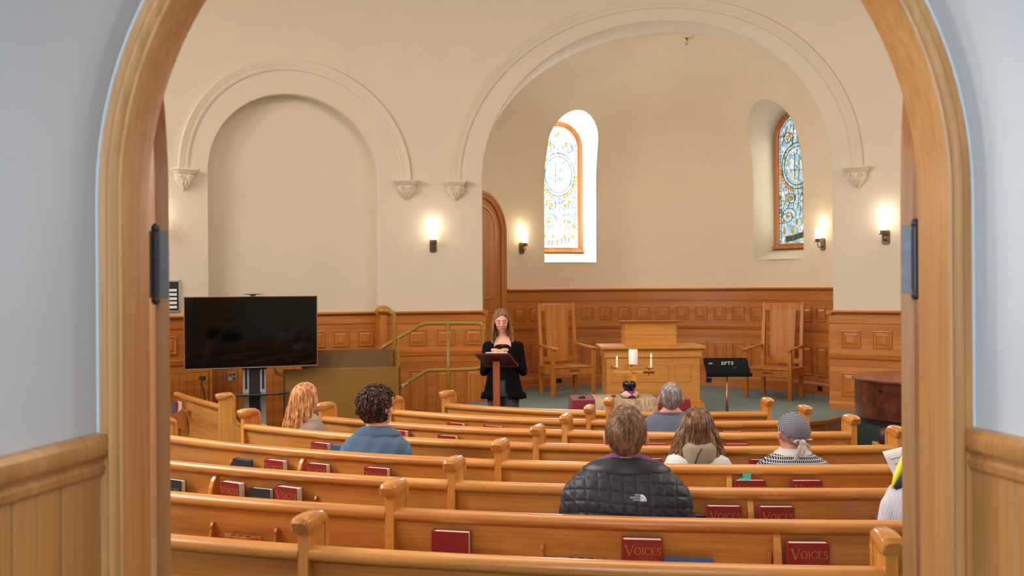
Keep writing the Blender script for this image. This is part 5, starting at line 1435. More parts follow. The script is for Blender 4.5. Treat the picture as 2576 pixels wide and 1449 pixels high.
def hand_mb(m, wrist, fwd, palm_n, side, s=1.0, curl=.5):
    """side: +1 thumb toward +cross(fwd,palm_n)"""
    f = Vector(fwd).normalized(); n = Vector(palm_n).normalized(); n = (n - f * n.dot(f)).normalized(); t = f.cross(n) * side; w = Vector(wrist)
    R = Matrix((tuple(t), tuple(f), tuple(n))).transposed()
    m.cap(w - f * .02, w + f * .02, .026 * s, .027 * s)
    m.ell(w + f * .052 * s, (.040 * s, .050 * s, .016 * s), 16, 10, R)
    L = [.070, .078, .072, .058]; X = [.028, .010, -.010, -.028]
    for k in range(4):
        b = w + t * X[k] * s + f * (.088 - .006 * (k == 3)) * s; l = L[k] * s; c = curl * (1 + .15 * k)
        d1 = (f * cos(c * .6) + n * sin(c * .6)); d2 = (f * cos(c * 1.5) + n * sin(c * 1.5)); d3 = (f * cos(c * 2.2) + n * sin(c * 2.2))
        p1 = b + d1 * l * .45; p2 = p1 + d2 * l * .3; p3 = p2 + d3 * l * .22; r = (.0092 if k < 3 else .008) * s
        m.cap(b - f * .02 * s, p1, r * 1.08, r); m.cap(p1, p2, r, r * .93); m.cap(p2, p3, r * .93, r * .85)
    b = w + t * .03 * s + f * .03 * s; p1 = b + (t * .55 + f * .75 + n * .25).normalized() * .042 * s; p2 = p1 + (t * .2 + f * .9 + n * .35).normalized() * .032 * s
    m.cap(w + f * .012, b, .014 * s, .013 * s); m.cap(b, p1, .013 * s, .0105 * s); m.cap(p1, p2, .0105 * s, .009 * s)
def limb(m, pts, rad):
    for a, b, r0, r1 in zip(pts[:-1], pts[1:], rad[:-1], rad[1:]): m.cap(a, b, r0, r1)
def torso_rings(m, rings, g=0.0, n=28):
    """rings: (cx, cy, z, halfwidth, halfdepth)"""
    R = []
    for cx, cy, z, w, d in rings:
        ring = []
        for k in range(n):
            a = 2 * pi * k / n; c, s_ = cos(a), sin(a); e = .82
            ring.append((cx + (w + g) * (abs(c) ** e) * (1 if c > 0 else -1), cy + (d + g) * (abs(s_) ** e) * (1 if s_ > 0 else -1), z))
        R.append(ring)
    m.loft(R, True, True)
class Sit: pass
def seated(row, xp, ytop, label, skin, cloth, hs=1.0, sw=.20, nf=.20, zsh=None, lean=.05, hyaw=0, hpitch=0, hroll=0, seat=.435, cname='shirt', legs=None, voxel=.009, post=None, neck=.27, arms='lap', ears=True, face=True, shirtg=.014, turn=0, yn=None):
    root, R = PEWS[row]
    a = aray(R, xp, nf); p = ppos(R, a, nf, 0)
    r = thing('person', label, 'person', tuple(p), -a + turn)
    S = Sit(); S.root = r
    Yh = p.y + lean
    ztop = pt(xp, ytop, Yh).z - p.z
    zc = ztop - .118 * hs               # head centre
    zn = (pt(xp, yn, p.y + lean * .6).z - p.z - .012) if yn else zc - .125 * hs    # top of shoulders / neck root
    S.zc, S.zn, S.zt, S.sw, S.g = zc, zn, ztop, sw, shirtg
    M = Matrix.Translation((0, lean + .01, zc)) @ Matrix.Rotation(-hyaw, 4, 'Z') @ Matrix.Rotation(-hpitch, 4, 'X') @ Matrix.Rotation(hroll, 4, 'Y')
    S.M = M; S.hs = hs
    h0 = seat + .02; H = zn - h0
    T = [(0, -.02, h0, .12, .09), (0, -.01, h0 + .06, .165, .125), (0, .0, h0 + .25 * H, .160, .12), (0, lean * .3, h0 + .5 * H, sw * .86, .12), (0, lean * .6, zn - .15, sw * .95, .122), (0, lean * .8, zn - .095, sw * .95, .11), (0, lean * .85, zn - .06, sw * .86, .10), (0, lean * .9, zn - .03, sw * .66, .085), (0, lean, zn, sw * .40, .068), (0, lean, zn + .03, .060, .058)]
    S.T = T
    m = MB(); torso_rings(m, T); head_mb(m, M, hs, face, ears)
    m.cap((0, lean, zn - .02), M @ Vector((0, -.03, -.10)), .056 * hs, .052 * hs)
    zs_ = zn - .145
    armj = []
    for sx in (-1, 1):
        sh = Vector((sx * (sw - .035), lean * .8, zs_)); el = Vector((sx * (sw + .02), .04, zs_ - .27)); wr = Vector((sx * .08, .27, max(seat + .15, zs_ - .36)))
        armj.append((sh, el, wr)); limb(m, [sh, el, wr], [.046, .038, .026])
        hand_mb(m, wr + (wr - el).normalized() * .015, (-sx * .4, .9, -.25), (0, -.1, -1), -sx, 1, .45)
        hip = Vector((sx * .09, .0, seat + .075)); kn = Vector((sx * .12, .40, seat + .07)); an = Vector((sx * .12, .40, .085))
        limb(m, [hip, kn, an], [.078, .055, .038]); limb(m, [an, Vector((sx * .13, .50, .03))], [.036, .026])
    S.arm = armj
    S.body = remesh(m, 'body', skin, r, voxel, 5)
    g = shirtg
    m = MB(); torso_rings(m, T[1:-1], g)
    for (sh, el, wr) in armj: limb(m, [sh, el, wr - (wr - el).normalized() * .01], [.052 + g, .042 + g, .034 + g])
    S.cloth = remesh(m, cname, cloth, r, voxel, 5, post)
    tr = legs or TROUS
    m = MB(); torso_rings(m, T[:2], .012)
    for sx in (-1, 1):
        hip = Vector((sx * .09, .0, seat + .075)); kn = Vector((sx * .12, .40, seat + .07)); an = Vector((sx * .12, .40, .10)); limb(m, [hip, kn, an], [.088, .066, .052])
    remesh(m, 'trousers', tr, r, .012, 4)
    for sx in (-1, 1):
        m = MB(); m.ell((sx * .125, .45, .045), (.046, .115, .044)); m.bbox(sx * .125 - .04, sx * .125 + .04, .35, .55, .0, .02, .008); m.build('shoe', BLACKP, r, smooth=True, auto=40)
    return S
TROUS = plain('dark trousers', lin(44, 46, 56), .85, noise=.1, nscale=80)
def strand(m, pts, r, n=3, taper=True):
    N = len(pts); m.tube(pts, [r * (1 - .75 * k / (N - 1)) if taper else r for k in range(N)], n, True)
def scalp(d, s, rx=.080, ry=.100, rz=.096, cz=.024, cy=-.012):
    k_ = 1 - .14 * max(0, -d.z)
    return Vector((d.x * rx * k_ * s, d.y * ry * s + cy * s, d.z * rz * s + cz * s))
def covered(d, front=.25, low=-.55, side=-.25):
    # hairline: d unit direction on scalp
    if d.y > 0: lim = front + (d.y) * .55
    else: lim = low
    if abs(d.x) > .75 and d.y > -.35: lim = max(lim, side)
    return d.z > lim
def short_hair(S, mat, N=1500, ln=.035, lift=.006, crown=(0.1, -.45, .88), low=-.72, front=.25, r=.0016, seed=1, thin=None, rx=.077, rz=.098, messy=.2, sweep=None, inner=None, side=-.15):
    rnd = random.Random(seed); s = S.hs; m = MB()
    # scalp shell
    n, k = 48, 30; rows = []
    base = MB()
    idx = {}
    for i in range(k + 1):
        el = -pi / 2 + pi * i / k
        for j in range(n):
            az = 2 * pi * j / n; d = Vector((cos(el) * cos(az), cos(el) * sin(az), sin(el)))
            base.v.append(tuple(S.M @ (scalp(d, s, rx, .100, rz) * 1.0))); idx[(i, j)] = len(base.v) - 1
    for i in range(k):
        for j in range(n):
            el = -pi / 2 + pi * (i + .5) / k; az = 2 * pi * (j + .5) / n; d = Vector((cos(el) * cos(az), cos(el) * sin(az), sin(el)))
            if covered(d, front, low, side): base.f.append((idx[(i, j)], idx[(i, (j + 1) % n)], idx[(i + 1, (j + 1) % n)], idx[(i + 1, j)]))
    o = base.build('hair', mat, S.root, smooth=True)
    sol = o.modifiers.new('s', 'SOLIDIFY'); sol.thickness = .006; sol.offset = 0
    cr = Vector(crown).normalized()
    c = 0; tries = 0
    while c < N and tries < N * 12:
        tries += 1
        d = Vector((rnd.gauss(0, 1), rnd.gauss(0, 1), rnd.gauss(0, 1))).normalized()
        if not covered(d, front, low, side): continue
        if thin and rnd.random() > thin(d): continue
        c += 1
        away = (d - cr); away = (away - d * away.dot(d))
        away = away.normalized() if away.length > .05 else d.orthogonal()
        if sweep: away = (away + Vector(sweep) * max(0, d.z)).normalized()
        away = (away + Vector((rnd.gauss(0, messy), rnd.gauss(0, messy), rnd.gauss(0, messy)))).normalized()
        pts = []; dd = d.copy(); L = ln * rnd.uniform(.7, 1.15) / .09; q = 5
        for t in range(q):
            f = 1 + (lift * (.35 + t / (q - 1.0)) + rnd.uniform(0, .002)) / .09
            pts.append(S.M @ (scalp(dd, s, rx, .100, rz) * f)); dd = (dd + away * L / q).normalized(); away = (away - dd * away.dot(dd)).normalized()
        strand(m, pts, r * s)
    m.build('strands', mat, o, smooth=True)
    return o
def curly_hair(S, mat, N=900, seed=2, out=.028):
    rnd = random.Random(seed); s = S.hs
    base = MB(); q = MB(); q.ell((0, -.014, .034), (.092, .112, .104), 30, 20)
    q.v = [tuple(Vector(v) * s * (1 + .03 * sin(v[0] * 90) * cos(v[2] * 80 + v[1] * 60))) for v in q.v]
    q.f = [f for f in q.f if len(f) == 4 and not (sum(q.v[i][1] for i in f) / 4 > .055 * s and sum(q.v[i][2] for i in f) / 4 < .06 * s) and sum(q.v[i][2] for i in f) / 4 > -.075 * s and not (abs(sum(q.v[i][0] for i in f) / 4) > .07 * s and sum(q.v[i][1] for i in f) / 4 > -.02 and sum(q.v[i][2] for i in f) / 4 < .0)]
    q.xf(S.M); o = q.build('hair', mat, S.root, smooth=True); m = MB(); c = 0
    while c < N:
        d = Vector((rnd.gauss(0, 1), rnd.gauss(0, 1), rnd.gauss(0, 1))).normalized()
        if d.y > .45 and d.z < .45: continue
        if d.z < -.82: continue
        if abs(d.x) > .7 and d.y > -.1 and d.z < .0: continue
        c += 1
        p = scalp(d, s) * 1.07; t1 = d.orthogonal().normalized(); t2 = d.cross(t1); down = Vector((0, 0, -1)); down = (down - d * down.dot(d)) * 1.0
        ph = rnd.uniform(0, 6.3); rr = rnd.uniform(.008, .014) * s; tw = rnd.choice((-1, 1)) * rnd.uniform(3.6, 6); gl = rnd.uniform(.5, 1.2); L = rnd.uniform(.028, .045) * s
        side = (t1 * cos(ph) + t2 * sin(ph)) * .35
        for e in range(6):
            of = (t1 * rnd.gauss(0, 1) + t2 * rnd.gauss(0, 1)) * .0022 * s; pts = []; dp = rnd.gauss(0, .12)
            for k in range(9):
                t = k / 8.0
                pts.append(S.M @ (p + of * (1 - .4 * t) + d * (out * s * sin(min(1, t * 1.2) * pi / 2) * .8 + rnd.gauss(0, .0003)) + (down * gl + side) * L * t + (t1 * cos(ph + dp + tw * t) + t2 * sin(ph + dp + tw * t)) * rr * (.4 + t * .6)))
            m.tube(pts, [.0021 * s * (1 - .6 * k / 8.0) for k in range(9)], 3)
    m.build('curls', mat, o, smooth=True); return o
def long_hair(S, mat, zend, spread, phimax=RD(105), N=520, seed=3, amp=.008, freq=34, backy=-.03, part=0.0, rx=.086, ry=.106, shift=(0, 0), r=.0024, shell=True, phioff=0, fr=None, layers=True, puff=1.0, tip=.5, front=None):
    """curtain of hair; spread: half-width at the ends"""
    rnd = random.Random(seed); s = S.hs
    def path(phi, u, k=1.0):
        # phi 0 = back of the head
        if u < .35:
            t = u / .35; el = (1 - t) * pi / 2; phi = phioff + (phi - phioff) * (1 + (pi / phimax - 1) * (1 - t))
            d = Vector((sin(phi) * cos(el), -cos(phi) * cos(el), sin(el)))
            return Vector((d.x * rx * s * k * puff + part * (1 - t) * s, d.y * ry * s * k - .010 * s, .025 * s + d.z * .098 * s * k))
        t = (u - .35) / .65
        z0 = .025 * s; z = z0 + (zend(phi) - z0) * t
        w = (1 - t) * rx * s * k * puff + spread * t ** .8 * (.75 + .25 * k)
        x = sin(phi) * w + shift[0] * t; y = -cos(phi) * (ry * s * k * (1 - t * .35) + .0) - .010 * s + backy * t + shift[1] * t
        return Vector((x, y, z))
    o = None
    if shell:
        rows = []; n = 40
        for i in range(18):
            u = i / 17.0; rows.append([S.M @ path(phioff + phimax * (2 * j / n - 1), u * .97, .95) + Vector((.003 * sin(j * 2.1 + i * .6), .003 * cos(j * 1.7), 0)) for j in range(n + 1)])
        q = MB(); q.grid(rows); o = q.build('hair', mat, S.root, smooth=True); so = o.modifiers.new('s', 'SOLIDIFY'); so.thickness = .008; so.offset = 0
    m = MB()
    NC = 5
    for c in range(N // NC):
        phi0 = phioff + rnd.uniform(-phimax, phimax); k0 = rnd.uniform(.98, 1.09); ph = rnd.uniform(0, 6.3); a = amp * rnd.uniform(.6, 1.5); fq = freq * rnd.uniform(.85, 1.15)
        ue = rnd.uniform(.80, 1.03) if rnd.random() < tip else rnd.uniform(.95, 1.04); dphi = rnd.gauss(0, .10); q = 20
        for e in range(NC):
            phi = phi0 + rnd.gauss(0, .045); k = k0 + rnd.gauss(0, .012); u1 = ue + rnd.gauss(0, .01); u0 = rnd.choice((0.02, .05, .1, .2)); pts = []
            for i in range(q):
                u = u0 + (u1 - u0) * i / (q - 1.0); w = max(0, (u - .22) / .78); cv = max(0, u - .5) * .9
                p = path(phi * (1 - cv) + phi0 * cv + dphi * w, u, k * (1 - cv) + k0 * cv)
                p = p + Vector((a * w ** .7 * sin(p.z * fq + ph), a * w ** .7 * cos(p.z * fq * .9 + ph) * .7, 0))
                pts.append(S.M @ p)
            m.tube(pts, [r * s * (.7 + .5 * sin(pi * min(1, i / (q - 1.0) + .15))) * (1 - .7 * max(0, i / (q - 1.0) - .8) / .2) for i in range(q)], 4)
    if front:
        # parted hair sweeping from the crown line over the sides, down to the hairline
        for c in range(380):
            be = rnd.uniform(-.7, front * 1.45); sg = rnd.choice((-1, 1)); f1 = rnd.uniform(RD(70), phimax * .98)
            d0 = Vector((sg * .02, sin(be), cos(be))); d1 = Vector((sg * sin(f1), -cos(f1), rnd.uniform(-.25, -.05))).normalized(); pts = []; kk = rnd.uniform(1.0, 1.05)
            for i in range(9):
                t = i / 8.0; d = (d0 * (1 - t) + d1 * t).normalized()
                pts.append(S.M @ (Vector((d.x * rx * s * kk + part * s * (1 - t), d.y * ry * s * kk - .010 * s, .025 * s + d.z * .096 * s * kk)) + Vector((0, 0, 0))))
            m.tube(pts, [r * s * 1.15] * 9, 4)
        base = MB(); n, k = 40, 24
        for i in range(k + 1):
            el = -.2 + (pi / 2 + .2) * i / k
            for j in range(n):
                az = 2 * pi * j / n; d = Vector((cos(el) * cos(az), cos(el) * sin(az), sin(el))); base.v.append(tuple(S.M @ Vector((d.x * rx * s * .97, d.y * ry * s * .97 - .010 * s, .025 * s + d.z * .096 * s * .97))))
        for i in range(k):
            for j in range(n):
                el = -.2 + (pi / 2 + .2) * (i + .5) / k; az = 2 * pi * (j + .5) / n; d = Vector((cos(el) * cos(az), cos(el) * sin(az), sin(el)))
                if d.y < 0 or d.z > front * .55 + .62 * d.y - .5 * abs(d.x): base.f.append((i * n + j, i * n + (j + 1) % n, (i + 1) * n + (j + 1) % n, (i + 1) * n + j))
        m.add(base.v, base.f)
    m.build('strands', mat, o if o else S.root, smooth=True)
    return o
def collar(S, mat, name, h=.03, r1=.062, open_=.82, drop=.024, dz=0, lift=.009):
    """folded collar following the neck and the slope of the shoulders"""
    m = MB(); T = S.T[-2]; cy, z = T[1], T[2] + dz; sw, g = S.sw, S.g
    def br(t):
        f = max(0, min(1, t / .03)); return (.40 + .26 * f) * sw + g, .068 + .017 * f + g
    rings = []; n = 36; b1 = br(drop); b2 = br(drop * .5)
    for k in range(n + 1):
        a = -pi / 2 + open_ * (2 * k / n - 1) * pi; c, s_ = cos(a), sin(a); up = 1 - .35 * (abs(2 * k / n - 1) ** 2)
        P = [(b1[0] + lift, b1[1] + lift, -drop - .004), (b1[0] + lift + .002, b1[1] + lift + .002, -drop + .006), (b2[0] * .8 + .02, b2[1] * .9 + lift, h * .35 * up), (r1 + .012, r1 + .012, h * .85 * up), (r1 + .006, r1 + .006, h * up), (r1, r1, h * .9 * up), (r1 - .004, r1 - .004, -.01)]
        rings.append([(c * p[0], cy + s_ * p[1], z + p[2]) for p in P])
    m.loft(rings, True, True); return m.build(name, mat, S.root, smooth=True, auto=70)
def fabric(name, c, lines=None): return plain(name, c, .9, noise=.14, nscale=70, bump=.15, sheen=.15)
def folds(amp=.006, f=(26, 11), ph=0):
    def post(me):
        me.update()
        N = [v.normal.copy() for v in me.vertices]
        for v, n in zip(me.vertices, N):
            p = v.co; v.co = p + n * amp * (sin(p.x * f[0] + p.z * f[1] + 2 * sin(p.z * 9 + ph)) * .6 + .4 * sin(p.x * 51 - p.z * 37 + p.y * 40))
    return post

# --- man in black quilted jacket
def quilt(me):
    N = [v.normal.copy() for v in me.vertices]
    for v, n in zip(me.vertices, N):
        x = v.co.x + .012 * sin(v.co.z * 7); z = v.co.z + .25 * v.co.y + .01 * sin(v.co.x * 9)
        a = abs(sin(pi * x / .054)); b = abs(sin(pi * z / .05)); v.co += n * (.0045 * min(a ** .4, b ** .4) - .002 + .0012 * sin(v.co.x * 160 + v.co.z * 90) * sin(v.co.z * 140))
def jacketmat():
    m, nt, b = newmat('black quilted nylon'); N = nt.nodes; L = nt.links
    tc = N.new('ShaderNodeTexCoord'); nz = N.new('ShaderNodeTexNoise'); nz.inputs['Scale'].default_value = 55; nz.inputs['Detail'].default_value = 5; nz.inputs['Distortion'].default_value = 1.2; L.new(tc.outputs['Object'], nz.inputs[0])
    sp = N.new('ShaderNodeSeparateXYZ'); L.new(tc.outputs['Object'], sp.inputs[0])
    def M_(op, a, c=None):
        q = N.new('ShaderNodeMath'); q.operation = op
        for i, v in enumerate((a, c)):
            if v is None: continue
            if isinstance(v, (int, float)): q.inputs[i].default_value = v
            else: L.new(v, q.inputs[i])
        return q.outputs[0]
    X, Y_, Z = sp.outputs[0], sp.outputs[1], sp.outputs[2]
    xx = M_('ADD', X, M_('MULTIPLY', M_('SINE', M_('MULTIPLY', Z, 7.0)), .012))
    zz = M_('ADD', M_('ADD', Z, M_('MULTIPLY', Y_, .25)), M_('MULTIPLY', M_('SINE', M_('MULTIPLY', X, 9.0)), .01))
    sx_ = M_('ABSOLUTE', M_('SINE', M_('MULTIPLY', xx, pi / .054))); sz_ = M_('ABSOLUTE', M_('SINE', M_('MULTIPLY', zz, pi / .05)))
    mn = M_('MINIMUM', sx_, sz_); pw = M_('POWER', mn, .4)
    ht = M_('ADD', M_('MULTIPLY', pw, 1.6), M_('MULTIPLY', nz.outputs[0], .5))
    bp = N.new('ShaderNodeBump'); bp.inputs['Strength'].default_value = .35; bp.inputs['Distance'].default_value = .005; L.new(ht, bp.inputs['Height']); L.new(bp.outputs[0], b.inputs['Normal'])
    cr = N.new('ShaderNodeValToRGB'); cr.color_ramp.elements[0].position = .03; cr.color_ramp.elements[0].color = lin(8, 8, 12); cr.color_ramp.elements[1].position = .12; cr.color_ramp.elements[1].color = lin(34, 37, 52)
    L.new(mn, cr.inputs[0]); L.new(cr.outputs[0], b.inputs['Base Color'])
    b.inputs['Base Color'].default_value = lin(26, 28, 38); b.inputs['Roughness'].default_value = .5
    return m
JAC = jacketmat()
S1 = seated('G', 1574, 1029, 'man from behind in a black quilted jacket with white logo, short auburn hair', SKIN2, JAC, hs=1.06, sw=.245, nf=.20, cname='jacket', voxel=.006, post=quilt, lean=.04, shirtg=.018, yn=1158)
HM1 = hairmat('auburn brown hair', lin(98, 72, 54), lin(146, 112, 86), lin(194, 156, 122))
short_hair(S1, HM1, 2600, .040, .004, crown=(.25, -.35, .9), low=-.985, r=.0015, rx=.080, rz=.107, sweep=(-.6, .2, 0), seed=5, messy=.12)
collar(S1, plain('black nylon collar', lin(32, 34, 42), .45), 'jacket_collar', .032, .072, .82, .03)
collar(S1, plain('purple shirt cloth', lin(122, 72, 124), .8), 'shirt_collar', .046, .060, .95, .012, lift=-.022)
def project_on(S, mesh_obj, me, x0, z0, off=.0025):
    bm = bmesh.new(); bm.from_mesh(mesh_obj.data); tree = BVHTree.FromBMesh(bm); bm.free()
    for v in me.vertices:
        x, z = v.co.x + x0, v.co.y + z0
        h = tree.ray_cast(Vector((x, -1, z)), Vector((0, 1, 0)))
        v.co = Vector((x, (h[0].y if h[0] else -.15) - off, z))
LOGO = plain('white print', lin(220, 222, 228), .6)
def logo(S):
    # three stacked words and a quarter dome of three arcs
    zz = pt(1625, 1250, S.root.location.y - .1).z - S.root.location.z; xx = pt(1612, 1250, S.root.location.y - .1).x - S.root.location.x
    for k, (w_, dx) in enumerate((('THE', .005), ('NORTH', .0), ('FACE', .004))):
        o = fonttext(w_, .0105, 'logo_word', LOGO, S.root, (0, 0, 0), (0, 0, 0), .0005, 1.05, align='RIGHT')
        project_on(S, S.cloth, o.data, xx + .012, zz + .0095 - k * .0095)
    m = MB()
    for r0, r1 in ((.0, .0075), (.0095, .0165), (.0185, .027)):
        rr = []
        for k in range(11):
            a = pi / 2 * k / 10 
            rr.append([(r0 * cos(a) * 1.0, r0 * sin(a), 0), (r1 * cos(a), r1 * sin(a), 0)])
        m.grid(rr)
    o = m.build('logo_dome', LOGO, S.root); project_on(S, S.cloth, o.data, xx + .015, zz - .0135)
logo(S1)

# --- grey haired man
S2 = seated('C', 1689, 963, 'grey-haired balding man seen from behind in a slate blue T-shirt', SKIN2, fabric('slate T-shirt', lin(92, 100, 122)), hs=1.04, sw=.225, nf=.2, cname='t_shirt', lean=.07, post=folds(.004), hpitch=-.15, yn=1034)
HM2 = hairmat('grey hair', lin(110, 104, 104), lin(150, 142, 142), lin(200, 192, 192), .5)
short_hair(S2, HM2, 1500, .026, .003, crown=(0, -.3, .95), low=-.84, r=.0013, seed=6, thin=lambda d: .45 if d.z > .72 else 1.0, side=-.1)
collar(S2, fabric('slate neckband', lin(78, 86, 106)), 't_shirt_neckband', .008, .066, 1.0, .010, lift=.002)

# --- curly haired man in blue shirt
BLUESH = fabric('denim blue shirt', lin(74, 104, 136))
S3 = seated('E', 940, 978, 'man with dark curly hair in a collared denim blue shirt', SKIN, BLUESH, hs=1.04, sw=.225, nf=.2, cname='shirt', lean=.05, post=folds(.006, (18, 22), 1), hyaw=.42, turn=.08, yn=1078)
HM3 = hairmat('dark brown curls', lin(34, 22, 18), lin(70, 48, 40), lin(136, 102, 84), .35)
curly_hair(S3, HM3, 820)
collar(S3, BLUESH, 'shirt_collar', .034, .064, .84, .024)

# --- red haired woman
S4 = seated('D', 757, 966, 'woman with long wavy strawberry blonde hair in a taupe top', SKIN, fabric('taupe knit', lin(150, 130, 122)), hs=.98, sw=.185, nf=.2, cname='top', lean=.05, post=folds(.003), hyaw=.22, turn=.1, yn=1046)
HM4 = hairmat('strawberry blonde hair', lin(136, 82, 44), lin(200, 138, 86), lin(240, 192, 138), .38)
long_hair(S4, HM4, lambda p: -.33 + .04 * cos(p), .15, RD(112), 900, seed=8, amp=.011, freq=62, backy=-.06, shift=(-.055, -.02), phioff=-.12, front=.5)
collar(S4, fabric('pale sage collar', lin(176, 172, 150)), 'collar', .034, .066, .9, .014)

# --- long brown haired woman
S5 = seated('E', 1757, 1028, 'woman with long brown wavy hair, white top and beige hood', SKIN, fabric('white knit', lin(214, 220, 224)), hs=1.0, sw=.19, nf=.26, cname='top', lean=.08, post=folds(.004), hpitch=-.25, yn=1122)
HM5 = hairmat('brown wavy hair', lin(66, 44, 32), lin(112, 78, 58), lin(170, 128, 98), .4)
long_hair(S5, HM5, lambda p: -.40 + .26 * max(0, cos(p)) ** 3, .21, RD(108), 900, seed=9, amp=.011, freq=62, backy=-.10, front=.5)
m = MB()
T = S5.T[-2]; zz = T[2]
rg = []
for i, (r_, h_) in enumerate(((.10, -.10), (.115, -.05), (.11, .0), (.095, .03), (.078, .025), (.076, .0))):
    ring = []
    for k in range(32):
        a = 2 * pi * k / 32; bk = max(0, -sin(a)); rr = r_ + .04 * bk * (1 - abs(i - 2) / 4.0) + .006 * sin(a * 7 + i)
        ring.append((cos(a) * rr, T[1] + sin(a) * rr * .8 - .03 * bk, zz + h_ - (.05 * bk if i < 2 else -.01 * bk) + .006 * sin(a * 5 + i * 2)))
    rg.append(ring)
m.loft(rg, True, False); o = m.build('hood', fabric('beige grey hood', lin(158, 142, 126)), S5.root, smooth=True); so = o.modifiers.new('s', 'SOLIDIFY'); so.thickness = .008
m = MB(); m.tube([(.01, -.155, zz + .03), (-.015, -.172, zz - .01), (-.03, -.172, zz - .06), (-.05, -.165, zz - .16)], .005, 6); m.build('bag_strap', BLACKP, S5.root, smooth=True)

# --- person in head scarf
def gridmat(name, c1, c2, sc, w, off=True):
    m_, nt, b = newmat(name); N = nt.nodes; L = nt.links
    tc = N.new('ShaderNodeTexCoord'); mp = N.new('ShaderNodeMapping'); mp.inputs['Rotation'].default_value = (pi / 2, 0, 0); mp.inputs['Scale'].default_value = (sc, sc, sc); L.new(tc.outputs['Object'], mp.inputs[0])
    br = N.new('ShaderNodeTexBrick'); L.new(mp.outputs[0], br.inputs[0]); br.inputs['Color1'].default_value = c1; br.inputs['Color2'].default_value = c1; br.inputs['Mortar'].default_value = c2
    br.inputs['Scale'].default_value = 1; br.inputs['Mortar Size'].default_value = w; br.inputs['Brick Width'].default_value = .55; br.inputs['Row Height'].default_value = .8; br.offset = .5 if off else 0
    br.inputs['Mortar Smooth'].default_value = .1
    L.new(br.outputs[0], b.inputs['Base Color']); b.inputs['Roughness'].default_value = .85; return m_
S6 = seated('E', 2003, 1038, 'person wearing a checked headscarf knotted behind and a navy blouse with white grid', SKIN3, gridmat('navy grid print', lin(28, 32, 52), lin(206, 208, 214), 46, .08), hs=1.06, sw=.225, nf=.24, cname='blouse', lean=.08, post=folds(.003), hpitch=-.2, hyaw=-.25, yn=1136)
SCF = gridmat('checked headscarf', lin(40, 42, 70), lin(160, 158, 172), 84, .09, False)
q = MB(); k = 26; n = 40; s = S6.hs; idx = {}
for i in range(k + 1):
    el = -pi / 2 + pi * i / k
    for j in range(n):
        az = 2 * pi * j / n; d = Vector((cos(el) * cos(az), cos(el) * sin(az), sin(el)))
        q.v.append(tuple(S6.M @ (scalp(d, s, .086, .106, .098) * (1 + .012 * sin(az * 9 + el * 5))))); idx[(i, j)] = len(q.v) - 1
for i in range(k):
    for j in range(n):
        el = -pi / 2 + pi * (i + .5) / k; az = 2 * pi * (j + .5) / n; d = Vector((cos(el) * cos(az), cos(el) * sin(az), sin(el)))
        if d.z > (.02 if d.y < 0 else .35 * d.y + .02) - .18 * max(0, -d.y): q.f.append((idx[(i, j)], idx[(i, (j + 1) % n)], idx[(i + 1, (j + 1) % n)], idx[(i + 1, j)]))
o = q.build('headscarf', SCF, S6.root, smooth=True); so = o.modifiers.new('s', 'SOLIDIFY'); so.thickness = .004
WS = plain('white scarf cloth', lin(226, 224, 226), .8, noise=.35, nscale=60)
m = MB()
def HP(x, y, z): return S6.M @ (Vector((x, y, z)) * s)
m.ell(HP(.0, -.118, -.005), (.02, .014, .017))
for pts, w in (([(.0, -.118, 0), (-.02, -.125, -.05), (-.035, -.12, -.11), (-.03, -.115, -.13)], .015), ([(.0, -.118, 0), (.012, -.128, -.03), (-.005, -.13, -.075)], .013), ([(0, -.118, 0), (.035, -.118, -.02), (.05, -.11, -.045)], .014), ([(.02, -.115, .01), (.05, -.105, .005), (.075, -.075, .0)], .012), ([(-.01, -.115, .01), (-.035, -.12, .012), (-.05, -.11, -.01), (-.02, -.12, -.015)], .011)):
    P = [HP(*p) for p in pts]; rows = []
    for i, p in enumerate(P):
        rows.append([p + Vector((-w, 0, .004 * sin(i * 3))), p + Vector((0, -.006, 0)), p + Vector((w, .0, -.004))])
    m.grid(rows)
o2 = m.build('scarf_knot', WS, o, smooth=True); so = o2.modifiers.new('s', 'SOLIDIFY'); so.thickness = .003; sb = o2.modifiers.new('u', 'SUBSURF'); sb.levels = 1; sb.render_levels = 1
short_hair(S6, hairmat('cropped grey hair', lin(110, 88, 78), lin(150, 124, 110), lin(176, 150, 136), .5), 500, .012, .001, low=-.60, r=.001, seed=12, rx=.077, rz=.088)
m = MB()
for zz_, r_ in ((0, 0),):
    rg = []
    for i, (rr, h) in enumerate(((.100, -.022), (.092, -.008), (.08, .006), (.07, .018), (.062, .020))):
        rg.append([(cos(2 * pi * k / 30) * rr * (1.15 if i < 2 else 1.05), S6.T[-2][1] + sin(2 * pi * k / 30) * rr * .95, S6.T[-2][2] + h + .012) for k in range(30)])
    m.loft(rg, True, False)
o = m.build('white_collar', fabric('white collar cloth', lin(222, 224, 228)), S6.root, smooth=True); so = o.modifiers.new('s', 'SOLIDIFY'); so.thickness = .006
m = MB(); m.tube([HP(-.083, -.03, .01), HP(-.085, .03, .02), HP(-.075, .09, .02)], .0018, 6); m.build('glasses_arm', IRON, S6.root, smooth=True)

